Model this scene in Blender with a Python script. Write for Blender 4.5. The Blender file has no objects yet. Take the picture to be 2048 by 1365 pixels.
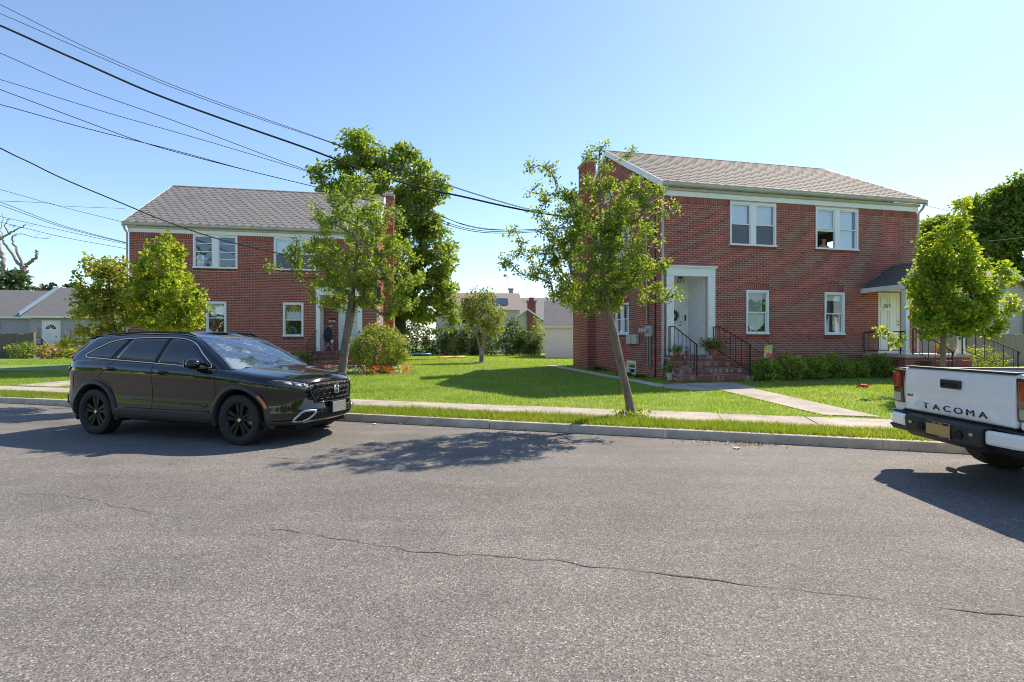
import bpy, bmesh, math, random
import numpy as np
from mathutils import Vector, Matrix, noise
random.seed(7)
R_ = math.radians
sc = bpy.context.scene
col = sc.collection
# ------------------------------------------------------------------ camera
HC = 1.46
cam = bpy.data.cameras.new('camera'); cam.lens = 18.0; cam.sensor_width = 36.0
cam.clip_start = 0.05; cam.clip_end = 3000
camo = bpy.data.objects.new('camera', cam); col.objects.link(camo)
camo.location = (0, 0, HC); camo.rotation_euler = (R_(90), 0, 0)
sc.camera = camo
# ------------------------------------------------------------------ sky, sun, exposure
SUN_AZ, SUN_EL = 46.0, 47.0          # azimuth clockwise from +Y
w = bpy.data.worlds.new('World'); sc.world = w; w.use_nodes = True
nt = w.node_tree
bg = nt.nodes['Background']
sky = nt.nodes.new('ShaderNodeTexSky'); sky.sky_type = 'NISHITA'; sky.sun_disc = False
sky.sun_elevation = R_(SUN_EL); sky.sun_rotation = R_(SUN_AZ)
sky.air_density = 1.0; sky.dust_density = 0.25; sky.ozone_density = 2.8
nt.links.new(sky.outputs[0], bg.inputs[0]); bg.inputs[1].default_value = 0.094
sl = bpy.data.lights.new('sun', 'SUN'); sl.energy = 3.3; sl.angle = R_(0.55); sl.color = (1, .88, .72)
so = bpy.data.objects.new('sun', sl); col.objects.link(so)
sd = Vector((math.sin(R_(SUN_AZ))*math.cos(R_(SUN_EL)), math.cos(R_(SUN_AZ))*math.cos(R_(SUN_EL)), math.sin(R_(SUN_EL))))
so.rotation_euler = sd.to_track_quat('Z', 'Y').to_euler(); so.location = (30, 30, 40)
vs = sc.view_settings; vs.view_transform = 'Standard'; vs.look = 'None'; vs.gamma = 1; vs.exposure = 1.28
sc.cycles.max_bounces = 6; sc.cycles.transparent_max_bounces = 8; sc.cycles.use_denoising = True; sc.cycles.filter_width = 1.0
# ------------------------------------------------------------------ helpers
class MB:
    def __init__(s): s.v = []; s.f = []; s.m = []; s.r = []
    def add(s, vs, fs, m=0, r=0.0):
        o = len(s.v); s.v += [tuple(p) for p in vs]
        for f in fs: s.f.append([i+o for i in f]); s.m.append(m); s.r.append(r)
        return s
    def box(s, x0, x1, y0, y1, z0, z1, m=0, r=0.0):
        return s.add([(x0,y0,z0),(x1,y0,z0),(x1,y1,z0),(x0,y1,z0),(x0,y0,z1),(x1,y0,z1),(x1,y1,z1),(x0,y1,z1)],
            [(0,3,2,1),(4,5,6,7),(0,1,5,4),(1,2,6,5),(2,3,7,6),(3,0,4,7)], m, r)
    def bar(s, a, b, wx, wy, m=0, up=(0,0,1)):
        a = Vector(a); b = Vector(b); d = (b-a).normalized(); u = Vector(up)
        if abs(d.dot(u)) > .99: u = Vector((1,0,0))
        p = d.cross(u).normalized()*wx/2; q = p.cross(d).normalized()*wy/2
        vs = [a-p-q, a+p-q, a+p+q, a-p+q, b-p-q, b+p-q, b+p+q, b-p+q]
        return s.add(vs, [(0,3,2,1),(4,5,6,7),(0,1,5,4),(1,2,6,5),(2,3,7,6),(3,0,4,7)], m)
    def tube(s, pts, rad, seg=8, m=0, caps=True):
        pts = [Vector(p) for p in pts]; n = len(pts)
        if not hasattr(rad, '__len__'): rad = [rad]*n
        vs = []; pr = None
        for i, p in enumerate(pts):
            d = (pts[min(i+1,n-1)]-pts[max(i-1,0)])
            d = d.normalized() if d.length > 1e-9 else Vector((0,0,1))
            if pr is None:
                pr = d.orthogonal().normalized()
            else:
                pr = (pr-d*pr.dot(d)); pr = pr.normalized() if pr.length > 1e-6 else d.orthogonal().normalized()
            q = d.cross(pr)
            for k in range(seg):
                a = 2*math.pi*k/seg
                vs.append(p+(pr*math.cos(a)+q*math.sin(a))*rad[i])
        fs = [(i*seg+k, i*seg+(k+1)%seg, (i+1)*seg+(k+1)%seg, (i+1)*seg+k) for i in range(n-1) for k in range(seg)]
        if caps: fs += [tuple(range(seg-1,-1,-1)), tuple((n-1)*seg+k for k in range(seg))]
        return s.add(vs, fs, m)
    def cyl(s, a, b, r0, r1=None, seg=14, m=0):
        return s.tube([a, b], [r0, r0 if r1 is None else r1], seg, m)
    def lathe(s, prof, c=(0,0,0), axis='Z', seg=24, m=0):
        vs = []; n = len(prof)
        for r, z in prof:
            for k in range(seg):
                a = 2*math.pi*k/seg; x, y = r*math.cos(a), r*math.sin(a)
                p = (x, y, z) if axis == 'Z' else ((x, z, y) if axis == 'Y' else (z, x, y))
                vs.append((p[0]+c[0], p[1]+c[1], p[2]+c[2]))
        fs = [(i*seg+k, i*seg+(k+1)%seg, (i+1)*seg+(k+1)%seg, (i+1)*seg+k) for i in range(n-1) for k in range(seg)]
        return s.add(vs, fs, m)
    def prism(s, poly, fn, d0, d1, m=0):
        n = len(poly)
        vs = [fn(p, d0) for p in poly]+[fn(p, d1) for p in poly]
        fs = [tuple(range(n)), tuple(range(2*n-1, n-1, -1))]+[(i, i+n, (i+1) % n+n, (i+1) % n) for i in range(n)]
        return s.add(vs, fs, m)
    def ball(s, c, r, m=0, seg=10, rings=7, jit=0, sd=0):
        rx, ry, rz = (r, r, r) if not hasattr(r, '__len__') else r
        vs = []
        for i in range(rings+1):
            t = math.pi*i/rings
            for k in range(seg):
                a = 2*math.pi*k/seg
                d = Vector((math.sin(t)*math.cos(a), math.sin(t)*math.sin(a), math.cos(t)))
                j = 1+jit*noise.noise(d*2.3+Vector((sd, sd*1.7, 0)))
                vs.append((c[0]+d.x*rx*j, c[1]+d.y*ry*j, c[2]+d.z*rz*j))
        fs = [(i*seg+k, (i+1)*seg+k, (i+1)*seg+(k+1) % seg, i*seg+(k+1) % seg) for i in range(rings) for k in range(seg)]
        return s.add(vs, fs, m)
    def build(s, name, mats, parent=None, smooth=False, bevel=0, auto=None, fix=True):
        me = bpy.data.meshes.new(name); me.from_pydata(s.v, [], s.f)
        if not hasattr(mats, '__len__'): mats = [mats]
        for m in mats: me.materials.append(m)
        if len(mats) > 1: me.polygons.foreach_set('material_index', s.m)
        a = me.attributes.new('rnd', 'FLOAT', 'FACE'); a.data.foreach_set('value', s.r)
        if fix:
            bm = bmesh.new(); bm.from_mesh(me); bmesh.ops.remove_doubles(bm, verts=bm.verts, dist=1e-5)
            bmesh.ops.recalc_face_normals(bm, faces=bm.faces); bm.to_mesh(me); bm.free()
        if smooth:
            me.polygons.foreach_set('use_smooth', [True]*len(me.polygons))
            if auto: me.set_sharp_from_angle(angle=R_(auto))
        me.update()
        o = link(name, me, parent)
        if bevel:
            b = o.modifiers.new('bevel', 'BEVEL'); b.width = bevel; b.segments = 2; b.limit_method = 'ANGLE'; b.angle_limit = R_(40)
        return o
def link(name, me, parent=None):
    o = bpy.data.objects.new(name, me); col.objects.link(o)
    if parent: o.parent = parent
    return o
def tag(o, label=None, cat=None, group=None, kind=None):
    if label: o['label'] = label
    if cat: o['category'] = cat
    if group: o['group'] = group
    if kind: o['kind'] = kind
    return o
def thing(name, label, cat, loc=(0,0,0), rz=0, group=None):
    o = link(name, None); o.location = loc; o.rotation_euler = (0,0,rz)
    return tag(o, label, cat, group)
def copy_tree(o, parent=None):
    c = o.copy(); col.objects.link(c); c.parent = parent
    for ch in list(o.children): copy_tree(ch, c)
    return c
# ------------------------------------------------------------------ materials
M = {}
def nd(t, k, **kw):
    n = t.nodes.new(k)
    for a, b in kw.items(): setattr(n, a, b)
    return n
def ramp(t, stops, inp, interp='LINEAR'):
    r = nd(t, 'ShaderNodeValToRGB'); cr = r.color_ramp; cr.interpolation = interp
    while len(cr.elements) < len(stops): cr.elements.new(.5)
    for e, (p, c) in zip(cr.elements, stops): e.position = p; e.color = (*c, 1)
    t.links.new(inp, r.inputs[0]); return r.outputs[0]
def rnd_value(t):
    a = nd(t, 'ShaderNodeAttribute', attribute_name='rnd'); oi = nd(t, 'ShaderNodeObjectInfo')
    ad = nd(t, 'ShaderNodeMath', operation='ADD'); t.links.new(a.outputs['Fac'], ad.inputs[0]); t.links.new(oi.outputs['Random'], ad.inputs[1])
    fr = nd(t, 'ShaderNodeMath', operation='FRACT'); t.links.new(ad.outputs[0], fr.inputs[0]); return fr.outputs[0]
def noise_out(t, scale, detail=4, rough=.6, obj=True, stretch=None):
    tc = nd(t, 'ShaderNodeTexCoord'); src = tc.outputs['Object']
    if stretch:
        mp = nd(t, 'ShaderNodeMapping'); mp.inputs['Scale'].default_value = stretch; t.links.new(src, mp.inputs[0]); src = mp.outputs[0]
    n = nd(t, 'ShaderNodeTexNoise'); n.inputs['Scale'].default_value = scale; n.inputs['Detail'].default_value = detail; n.inputs['Roughness'].default_value = rough
    t.links.new(src, n.inputs['Vector']); return n.outputs['Fac']
def mult(t, a, fac_out, lo, hi):
    mr = nd(t, 'ShaderNodeMapRange'); mr.inputs[1].default_value = .3; mr.inputs[2].default_value = .7; mr.inputs[3].default_value = lo; mr.inputs[4].default_value = hi
    t.links.new(fac_out, mr.inputs[0])
    mx = nd(t, 'ShaderNodeMix', data_type='RGBA', blend_type='MULTIPLY'); mx.inputs['Factor'].default_value = 1
    if hasattr(a, 'default_value') or hasattr(a, 'links'): t.links.new(a, mx.inputs['A'])
    else: mx.inputs['A'].default_value = (*a, 1)
    t.links.new(mr.outputs[0], mx.inputs['B']); return mx.outputs['Result']
def bump(t, b, h, dist=.01, strength=.4):
    bp = nd(t, 'ShaderNodeBump'); bp.inputs['Distance'].default_value = dist; bp.inputs['Strength'].default_value = strength
    t.links.new(h, bp.inputs['Height']); t.links.new(bp.outputs[0], b.inputs['Normal'])
def new(name):
    m = bpy.data.materials.new(name); m.use_nodes = True; M[name] = m
    return m, m.node_tree, m.node_tree.nodes['Principled BSDF']
def pm(name, c, rough=.6, metal=0, var=.12, scale=6, bscale=0, bdist=.003, spec=.5, coat=0, stretch=None, ior=None):
    m, t, b = new(name)
    b.inputs['Roughness'].default_value = rough; b.inputs['Metallic'].default_value = metal
    b.inputs['Specular IOR Level'].default_value = spec
    if ior: b.inputs['IOR'].default_value = ior
    if coat: b.inputs['Coat Weight'].default_value = coat; b.inputs['Coat Roughness'].default_value = .03
    if var: t.links.new(mult(t, c, noise_out(t, scale, 5, .65, stretch=stretch), 1-var, 1+var), b.inputs['Base Color'])
    else: b.inputs['Base Color'].default_value = (*c, 1)
    if bscale: bump(t, b, noise_out(t, bscale, 3), bdist, .5)
    return m
def leaf_mat(name, stops, trans=.5, rough=.5, tboost=1.9):
    m, t, b = new(name)
    c = ramp(t, stops, rnd_value(t))
    t.links.new(c, b.inputs['Base Color']); b.inputs['Roughness'].default_value = rough; b.inputs['Specular IOR Level'].default_value = .35
    tr = nd(t, 'ShaderNodeBsdfTranslucent')
    mx = nd(t, 'ShaderNodeMix', data_type='RGBA', blend_type='MULTIPLY'); mx.inputs['Factor'].default_value = 1
    t.links.new(c, mx.inputs['A']); mx.inputs['B'].default_value = (tboost*1.15, tboost, tboost*.45, 1)
    t.links.new(mx.outputs['Result'], tr.inputs[0])
    ms = nd(t, 'ShaderNodeMixShader'); ms.inputs[0].default_value = trans
    t.links.new(b.outputs[0], ms.inputs[1]); t.links.new(tr.outputs[0], ms.inputs[2])
    t.links.new(ms.outputs[0], t.nodes['Material Output'].inputs[0]); return m
def brick_mat(name, stops, nlo=.75, nhi=1.2):
    m, t, b = new(name)
    c = ramp(t, stops, rnd_value(t))
    c = mult(t, c, noise_out(t, 30, 4), nlo, nhi)
    c = mult(t, c, noise_out(t, .7, 4), .86, 1.12)
    c = mult(t, c, noise_out(t, 1.3, 5, .7, stretch=(1.6,1.6,.35)), .90, 1.08)
    t.links.new(c, b.inputs['Base Color']); b.inputs['Roughness'].default_value = .85
    bump(t, b, noise_out(t, 90, 3), .003, .5); return m
BR = brick_mat('brick_red', [(0,(.35,.082,.058)),(.22,(.275,.064,.049)),(.45,(.385,.098,.067)),(.68,(.295,.071,.055)),(.86,(.42,.118,.08)),(.96,(.210,.052,.044)),(1,(.155,.056,.050))])
BRL = brick_mat('brick_brown', [(0,(.36,.076,.050)),(.3,(.27,.060,.045)),(.55,(.40,.09,.058)),(.8,(.315,.07,.050)),(.95,(.19,.050,.042)),(1,(.14,.054,.048))])
BRS = brick_mat('brick_steps', [(0,(.30,.105,.08)),(.4,(.24,.085,.065)),(.75,(.34,.15,.12)),(.9,(.36,.27,.23)),(1,(.40,.36,.32))], .7, 1.25)
MORT = pm('mortar', (.63,.48,.40), .9, var=.2, scale=20)
SHG = brick_mat('shingle_grey_brown', [(0,(.136,.122,.112)),(.5,(.148,.132,.121)),(1,(.125,.112,.103))], .92, 1.08)
SHG2 = brick_mat('shingle_grey', [(0,(.20,.187,.178)),(.5,(.213,.199,.19)),(1,(.188,.177,.168))], .92, 1.08)
DECK = pm('roof_underlay', (.06,.052,.05), .9)
WHT = pm('white_paint', (.90,.90,.88), .45, var=.06, scale=3)
WHTD = pm('white_weathered', (.70,.70,.68), .55, var=.16, scale=5)
GUT = pm('gutter_cream', (.52,.50,.45), .5, var=.16, scale=4)
VIN = pm('vinyl_white', (.88,.89,.90), .35, var=.03)
BLK = pm('black_iron', (.012,.012,.013), .45, var=.2)
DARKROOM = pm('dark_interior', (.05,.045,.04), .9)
BLIND = pm('window_blind', (.78,.80,.82), .7, var=.08, scale=12, stretch=(1,1,20))
LACE = pm('lace_curtain', (.78,.79,.80), .8, var=.08, scale=25)
GOLD = pm('gold_valance', (.38,.23,.07), .8, var=.3, scale=20)
MAROON = pm('maroon_curtain', (.12,.03,.035), .85, var=.25, scale=10)
CONC = pm('concrete_pale', (.37,.325,.275), .9, var=.26, scale=1.7, bscale=120, bdist=.004)
CURBM = pm('concrete_kerb', (.50,.43,.355), .9, var=.30, scale=2.6, bscale=90, bdist=.004)
def glass_mat(name, tint=(.02,.025,.03), fac=.55):
    m, t, b = new(name)
    gl = nd(t, 'ShaderNodeBsdfGlossy'); gl.inputs['Roughness'].default_value = .01; gl.inputs[0].default_value = (.9,.95,1,1)
    tp = nd(t, 'ShaderNodeBsdfTransparent'); tp.inputs[0].default_value = (*tint, 1)
    lw = nd(t, 'ShaderNodeLayerWeight'); lw.inputs[0].default_value = .5; pw = nd(t, 'ShaderNodeMath', operation='POWER'); pw.inputs[1].default_value = 4; t.links.new(lw.outputs['Facing'], pw.inputs[0])
    mr = nd(t, 'ShaderNodeMapRange'); mr.inputs[3].default_value = fac; mr.inputs[4].default_value = 1.0; t.links.new(pw.outputs[0], mr.inputs[0])
    ms = nd(t, 'ShaderNodeMixShader'); t.links.new(mr.outputs[0], ms.inputs[0]); t.links.new(tp.outputs[0], ms.inputs[1]); t.links.new(gl.outputs[0], ms.inputs[2])
    t.links.new(ms.outputs[0], t.nodes['Material Output'].inputs[0]); t.nodes.remove(b); return m
PANE = glass_mat('window_glass', (.97,.98,.99), .07)
# asphalt
def asphalt(name, base, speck=True):
    m, t, b = new(name)
    tc = nd(t, 'ShaderNodeTexCoord')
    v = nd(t, 'ShaderNodeTexVoronoi'); v.inputs['Scale'].default_value = 130; v.inputs['Randomness'].default_value = 1
    t.links.new(tc.outputs['Object'], v.inputs['Vector'])
    sp = nd(t, 'ShaderNodeSeparateColor'); t.links.new(v.outputs['Color'], sp.inputs[0])
    k = base
    c = ramp(t, [(0,(k*.48,k*.44,k*.405)),(.3,(k*.80,k*.735,k*.68)),(.62,(k*1.08,k*1.0,k*.93)),(.88,(k*1.38,k*1.28,k*1.18)),(.97,(k*1.9,k*1.8,k*1.68)),(1,(k*2.6,k*2.5,k*2.35))], sp.outputs[0])
    c = mult(t, c, noise_out(t, 190, 2), .82, 1.18)
    c = mult(t, c, noise_out(t, .45, 5, .6), .86, 1.14)
    c = mult(t, c, noise_out(t, 3.0, 4, .7, stretch=(.35,1,1)), .90, 1.10)
    mp = nd(t, 'ShaderNodeMapping'); mp.inputs['Rotation'].default_value = (0,0,R_(16.98)); mp.inputs['Scale'].default_value = (.06,1.1,1); t.links.new(tc.outputs['Object'], mp.inputs[0])
    ln = nd(t, 'ShaderNodeTexNoise'); ln.inputs['Scale'].default_value = 1.0; ln.inputs['Detail'].default_value = 3; t.links.new(mp.outputs[0], ln.inputs['Vector'])
    c = mult(t, c, ln.outputs['Fac'], .88, 1.12)
    c = mult(t, c, noise_out(t, 1.7, 6, .75), .93, 1.07)
    t.links.new(c, b.inputs['Base Color']); b.inputs['Roughness'].default_value = .85; b.inputs['Specular IOR Level'].default_value = .3
    bump(t, b, v.outputs['Distance'], .004, .35)
    return m
ASP = asphalt('asphalt_aged', .150); ASPD = asphalt('asphalt_dark', .045)
SOIL = pm('lawn_soil', (.15,.22,.035), .95, var=.3, scale=4)
EARTH = pm('bare_earth', (.16,.115,.075), .95, var=.3, scale=6)
BARK = pm('bark_grey', (.21,.165,.12), .9, var=.55, scale=22, bscale=40, bdist=.01, stretch=(1,1,.25))
BARKD = pm('bark_dark', (.085,.07,.055), .9, var=.35, scale=14, bscale=40, bdist=.01)
BARKP = pm('bark_pale_dead', (.26,.225,.19), .9, var=.35, scale=4, bscale=30, bdist=.01)
LFA = leaf_mat('leaves_street_tree', [(0,(.10,.17,.028)),(.45,(.16,.25,.04)),(.78,(.23,.33,.055)),(.97,(.31,.39,.08)),(1,(.33,.24,.09))])
LFM = leaf_mat('leaves_maple_yellow_green', [(0,(.14,.23,.022)),(.5,(.20,.31,.028)),(.85,(.29,.38,.04)),(1,(.38,.38,.05))])
LFR = leaf_mat('leaves_maple_reddish', [(0,(.13,.20,.03)),(.6,(.20,.28,.042)),(.85,(.28,.31,.055)),(1,(.32,.18,.06))])
LFD = leaf_mat('leaves_deep_green', [(0,(.09,.155,.026)),(.6,(.15,.23,.04)),(1,(.24,.32,.06))], .45)
LFH = leaf_mat('leaves_hedge', [(0,(.11,.19,.035)),(.6,(.20,.30,.05)),(1,(.34,.42,.08))], .4)
LFB = leaf_mat('leaves_bush_light', [(0,(.11,.17,.03)),(.6,(.19,.26,.045)),(1,(.32,.36,.09))], .4)
LFV = leaf_mat('leaves_ivy_dark', [(0,(.045,.085,.02)),(.6,(.075,.13,.028)),(1,(.14,.20,.045))], .2)
LFE = leaf_mat('needles_evergreen', [(0,(.035,.07,.03)),(1,(.08,.13,.05))], .15)
GRS = leaf_mat('grass_blades', [(0,(.12,.22,.035)),(.5,(.19,.315,.05)),(.85,(.26,.37,.07)),(1,(.40,.40,.16))], .5, .5, 1.9)
GRSD = leaf_mat('grass_weedy', [(0,(.11,.19,.022)),(.5,(.18,.27,.032)),(.85,(.26,.33,.05)),(1,(.44,.38,.15))], .45, .5, 1.8)
# ------------------------------------------------------------------ ground, road, kerb, pavement
SA = R_(-16.98)
UX, UY, NX, NY = .956, -.292, .292, .956
def g(X, Y):
    n = X*NX+Y*NY
    if n < 8.06: return 0.0
    if n < 10: return .13+.02*(n-8.06)/1.94
    if n < 14: return .15+.15*(n-10)/4
    return .30+.05*min(1, (n-14)/8)
def sw(t, n): return (t*UX+n*NX, t*UY+n*NY)
def hmm(name):
    o = link(name, None); o.rotation_euler = (0,0,SA); return tag(o, kind='structure')
def sheet(name, ts, ns, zf, mat):
    mb = MB(); W = len(ts)
    mb.v = [(*sw(t, n), zf(*sw(t, n))) for n in ns for t in ts]
    mb.f = [(j*W+i, j*W+i+1, (j+1)*W+i+1, (j+1)*W+i) for j in range(len(ns)-1) for i in range(W-1)]
    mb.m = [0]*len(mb.f); mb.r = [0]*len(mb.f)
    return tag(mb.build(name, mat, fix=False), kind='structure')
TS = [-900,-300,-90]+[-60+3*i for i in range(41)]+[90,300,900]
road = sheet('road', TS, [-3.6,0,4,8.07], lambda x, y: 0, ASP)
sheet('reflected_pavement', TS, [-6.4,-4.6], lambda x, y: .02, CONC)  # unseen strip behind the viewer, added to mirror a crisp band in the car
sheet('opposite_verge', TS, [-900,-60,-3.6], lambda x, y: .0-.004, SOIL)
sheet('lawn', TS, [10.0,11,12,13,14,16,18,20,22,30,60,200,1200], g, SOIL)
sheet('verge', TS, [8.2,8.9,10.02], lambda x, y: g(x, y)-.012, SOIL)
# kerb stones
kerb = hmm('kerb')
e0 = [-2.86+2.815*i for i in range(-12, 9)]
for a, b in zip(e0[:-1], e0[1:]):
    mb = MB(); j = random.uniform(-.004, .004); wd = .008 if random.random() < .5 else .003
    prof = [(8.06,-.05),(8.075,.105),(8.085,.123),(8.10,.13),(8.205,.13),(8.21,-.05)]
    mb.prism(prof, lambda p, d: (d, p[0]+j, p[1]+j), a+wd, b-wd)
    mb.build('kerb_stone', CURBM, kerb)
pave = hmm('pavement')
sl0 = [-1.97+1.41*i for i in range(-22, 14)]
for a, b in zip(sl0[:-1], sl0[1:]):
    mb = MB(); z = .152+random.uniform(-.003, .006); tl = random.uniform(-.006, .006)
    x0, x1, y0, y1 = a+.005, b-.005, 8.87, 9.99
    mb.add([(x0,y0,z-.09),(x1,y0,z-.09),(x1,y1,z-.09),(x0,y1,z-.09),(x0,y0,z),(x1,y0,z+tl),(x1,y1,z+tl),(x0,y1,z)],
           [(0,3,2,1),(4,5,6,7),(0,1,5,4),(1,2,6,5),(2,3,7,6),(3,0,4,7)])
    mb.build('paving_slab', CONC, pave, bevel=.008)
def path(name, quads, mat=CONC, piece='paving_slab', lift=.02, th=.1):
    root = tag(link(name, None), kind='structure')
    for q in quads:
        mb = MB(); k = len(q); c = (sum(p[0] for p in q)/k, sum(p[1] for p in q)/k)
        q2 = [(c[0]+(p[0]-c[0])*.994, c[1]+(p[1]-c[1])*.994) for p in q]
        top = [(p[0], p[1], g(*p)+lift) for p in q2]; bot = [(p[0], p[1], g(*p)-th) for p in q2]
        mb.add(bot+top, [tuple(range(k-1,-1,-1)), tuple(range(k,2*k))]+[(i,(i+1)%k,(i+1)%k+k,i+k) for i in range(k)])
        mb.build(piece, mat, root)
    return root
def lerp(a, b, t): return tuple(x+(y-x)*t for x, y in zip(a, b))
def strip(l0, l1, r0, r1, n):
    return [[lerp(l0,l1,i/n), lerp(r0,r1,i/n), lerp(r0,r1,(i+1)/n), lerp(l0,l1,(i+1)/n)] for i in range(n)]
WALK = strip((4.98,12.32),(5.42,8.95),(5.88,12.52),(6.28,8.68),3)
PAD = [[(4.60,13.75),(6.05,14.05),(6.1,12.55),(4.93,12.30)], [(3.78,12.72),(4.45,12.26),(4.90,12.29),(4.56,13.72),(3.9,13.35)]]
SIDE = strip((3.70,12.9),(1.55,22.8),(4.02,13.3),(2.0,22.9),8)
path('front_walk', WALK+PAD); path('side_path', SIDE, CURBM)
LWALK = strip((-14.6,14.95),(-12.6,18.2),(-12.95,14.45),(-11.4,18.0),3)
path('side_walk', LWALK)
LW2 = strip((-9.2,19.6),(-8.3,12.3),(-8.0,19.6),(-7.2,11.9),5)
path('entrance_walk', LW2)
DRV = [[(-60,18.8),(-17.2,19.5),(-15.2,25.2),(-60,21.5)]]
path('side_road', DRV, ASPD, 'asphalt_strip', .012)
DRC = [[(-60,27.5),(-20,33.5),(-20,40),(-60,35.5)]]
path('driveway', DRC, CONC, 'concrete_strip', .012)
# cracks in the road
def crack(pts, wd, zf=lambda x, y: .003, parent=None):
    mb = MB(); P = []
    for (a, b) in zip(pts[:-1], pts[1:]):
        L = math.dist(a, b); k = max(2, int(L/.05))
        P += [lerp(a, b, i/k) for i in range(k)]
    P.append(pts[-1]); o = Vector((0,0)); vs = []
    for i, p in enumerate(P):
        nz = noise.noise(Vector((p[0]*5, p[1]*5, 0)))*.035+noise.noise(Vector((p[0]*23, p[1]*23, 4)))*.012
        ww = wd*max(.12, .7+1.3*noise.noise(Vector((p[0]*2.3, p[1]*2.3, 9))))
        x, y = p[0]+NX*nz, p[1]+NY*nz
        vs += [(x-NX*ww, y-NY*ww, zf(x, y)), (x+NX*ww, y+NY*ww, zf(x, y))]
    mb.add(vs, [(2*i, 2*i+2, 2*i+3, 2*i+1) for i in range(len(P)-1)])
    mb.build('crack', CRK, parent or road, fix=False)
CRK = pm('crack_grit', (.055,.050,.040), .95)
crack([(-4.73,4.92),(-4.23,4.84),(-3.14,4.38),(-2.5,4.12)], .003)
crack([(-1.85,3.97),(-1.18,3.74),(-.67,3.56),(-.22,3.48),(.25,3.40),(.57,3.30),(.75,3.26),(1.15,3.14),(1.58,3.02),(1.93,2.92),(2.27,2.82),(2.9,2.66)], .0062)
crack([(-3.4,6.5),(-2.89,6.38),(-2.26,6.18),(-1.5,5.82),(-.9,5.75)], .005)
for q in ([(-4.2,9.97),(-4.5,9.5),(-4.45,8.9)], [(1.5,9.97),(1.75,9.4),(2.1,8.9)], [(-2.6,9.9),(-2.9,9.6),(-4.3,9.35)]): # hairlines in the paving, side to side
    mb_ = [sw(*p) for p in q]; crack([(p[0]*1.0, p[1]) for p in mb_], .006, lambda x, y: .1625)
# ------------------------------------------------------------------ grass
HOUSE_R = ((4.55,15.44), 12.3, 9.47, 8.2); HOUSE_L = ((-15.4,20.6), 10.5, 9.62, 8.2)
def inpoly(x, y, poly):
    c = np.zeros(len(x), bool); j = len(poly)-1
    for i in range(len(poly)):
        xi, yi = poly[i]; xj, yj = poly[j]
        c ^= ((yi > y) != (yj > y)) & (x < (xj-xi)*(y-yi)/(yj-yi+1e-12)+xi); j = i
    return c
def hpoly(hs, x0=0, x1=0, y0=0, y1=0):
    (ox, oy), a, W, D = hs; c, s = math.cos(R_(a)), math.sin(R_(a))
    return [(ox+u*c-v*s, oy+u*s+v*c) for u, v in ((-x0,-y0),(W+x1,-y0),(W+x1,D+y1),(-x0,D+y1))]
NOGRASS = WALK+PAD+SIDE+LWALK+LW2+DRV+DRC+[hpoly(HOUSE_R,.05,0,.75,0), hpoly(HOUSE_L)]
def gz(x, y):
    n = x*NX+y*NY
    return np.where(n < 10, .13+.02*(n-8.06)/1.94, np.where(n < 14, .15+.15*(n-10)/4, .30+.05*np.clip((n-14)/8, 0, 1)))
rs = np.random.RandomState(3)
def grass(name, label, t0, t1, n0, n1, dens, hgt, wid, mat, keep=None, fray=0):
    N = int((t1-t0)*(n1-n0)*dens)
    t = rs.uniform(t0, t1, N); n = rs.uniform(n0-fray, n1+fray, N)
    x = t*UX+n*NX; y = t*UY+n*NY
    ok = (y > 1) & (np.abs(x) < y*1.12+1)
    for q in NOGRASS: ok &= ~inpoly(x, y, q)
    x, y = x[ok], y[ok]; N = len(x)
    z = gz(x, y)-.01
    pn = np.sin(x*2.1+np.sin(y*1.7)*1.3)*np.cos(y*2.6+np.sin(x*1.1))+.6*np.sin(x*5.3+y*3.1)*np.sin(y*6.1-x*2.2)
    H = hgt*(.55+.9*rs.rand(N))*(1+.22*pn)
    a = rs.uniform(0, 2*np.pi, N); W = wid*(.7+.6*rs.rand(N))
    ln = H*rs.uniform(.1, .9, N); b = rs.uniform(0, 2*np.pi, N)
    V = np.zeros((N, 3, 3), np.float32)
    V[:,0] = np.stack([x-np.cos(a)*W, y-np.sin(a)*W, z], 1); V[:,1] = np.stack([x+np.cos(a)*W, y+np.sin(a)*W, z], 1)
    V[:,2] = np.stack([x+np.cos(b)*ln, y+np.sin(b)*ln, z+H], 1)
    rv = np.clip(.45+.22*pn+rs.normal(0, .2, N), 0, .999)
    o = tris(name, V, rv, mat); tag(o, label, 'grass', kind='stuff'); return o
def tris(name, V, rv, mat, parent=None, k=3):
    N = len(V); me = bpy.data.meshes.new(name)
    me.vertices.add(N*k); me.vertices.foreach_set('co', V.astype(np.float32).ravel())
    me.loops.add(N*k); me.loops.foreach_set('vertex_index', np.arange(N*k, dtype=np.int32))
    me.polygons.add(N); me.polygons.foreach_set('loop_start', np.arange(0, N*k, k, dtype=np.int32)); me.polygons.foreach_set('loop_total', np.full(N, k, np.int32))
    me.update(calc_edges=True); me.materials.append(mat)
    at = me.attributes.new('rnd', 'FLOAT', 'FACE'); at.data.foreach_set('value', rv.astype(np.float32))
    return link(name, me, parent)
grass('verge_grass', 'unmown strip of green grass between kerb and pavement', -26, 9, 8.2, 8.9, 5200, .075, .0045, GRSD, fray=.05)
grass('lawn_grass', 'short bright green lawn grass in front of the houses', -26, 9.5, 10.0, 15.5, 1500, .05, .006, GRS, fray=.07)
grass('lawn_grass', 'green lawn grass between and beside the two brick houses', -36, 16, 15.5, 27, 330, .055, .011, GRS)
grass('lawn_grass', 'far green lawn grass in front of the back hedge', -48, 10, 27, 40, 110, .06, .02, GRS)
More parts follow.
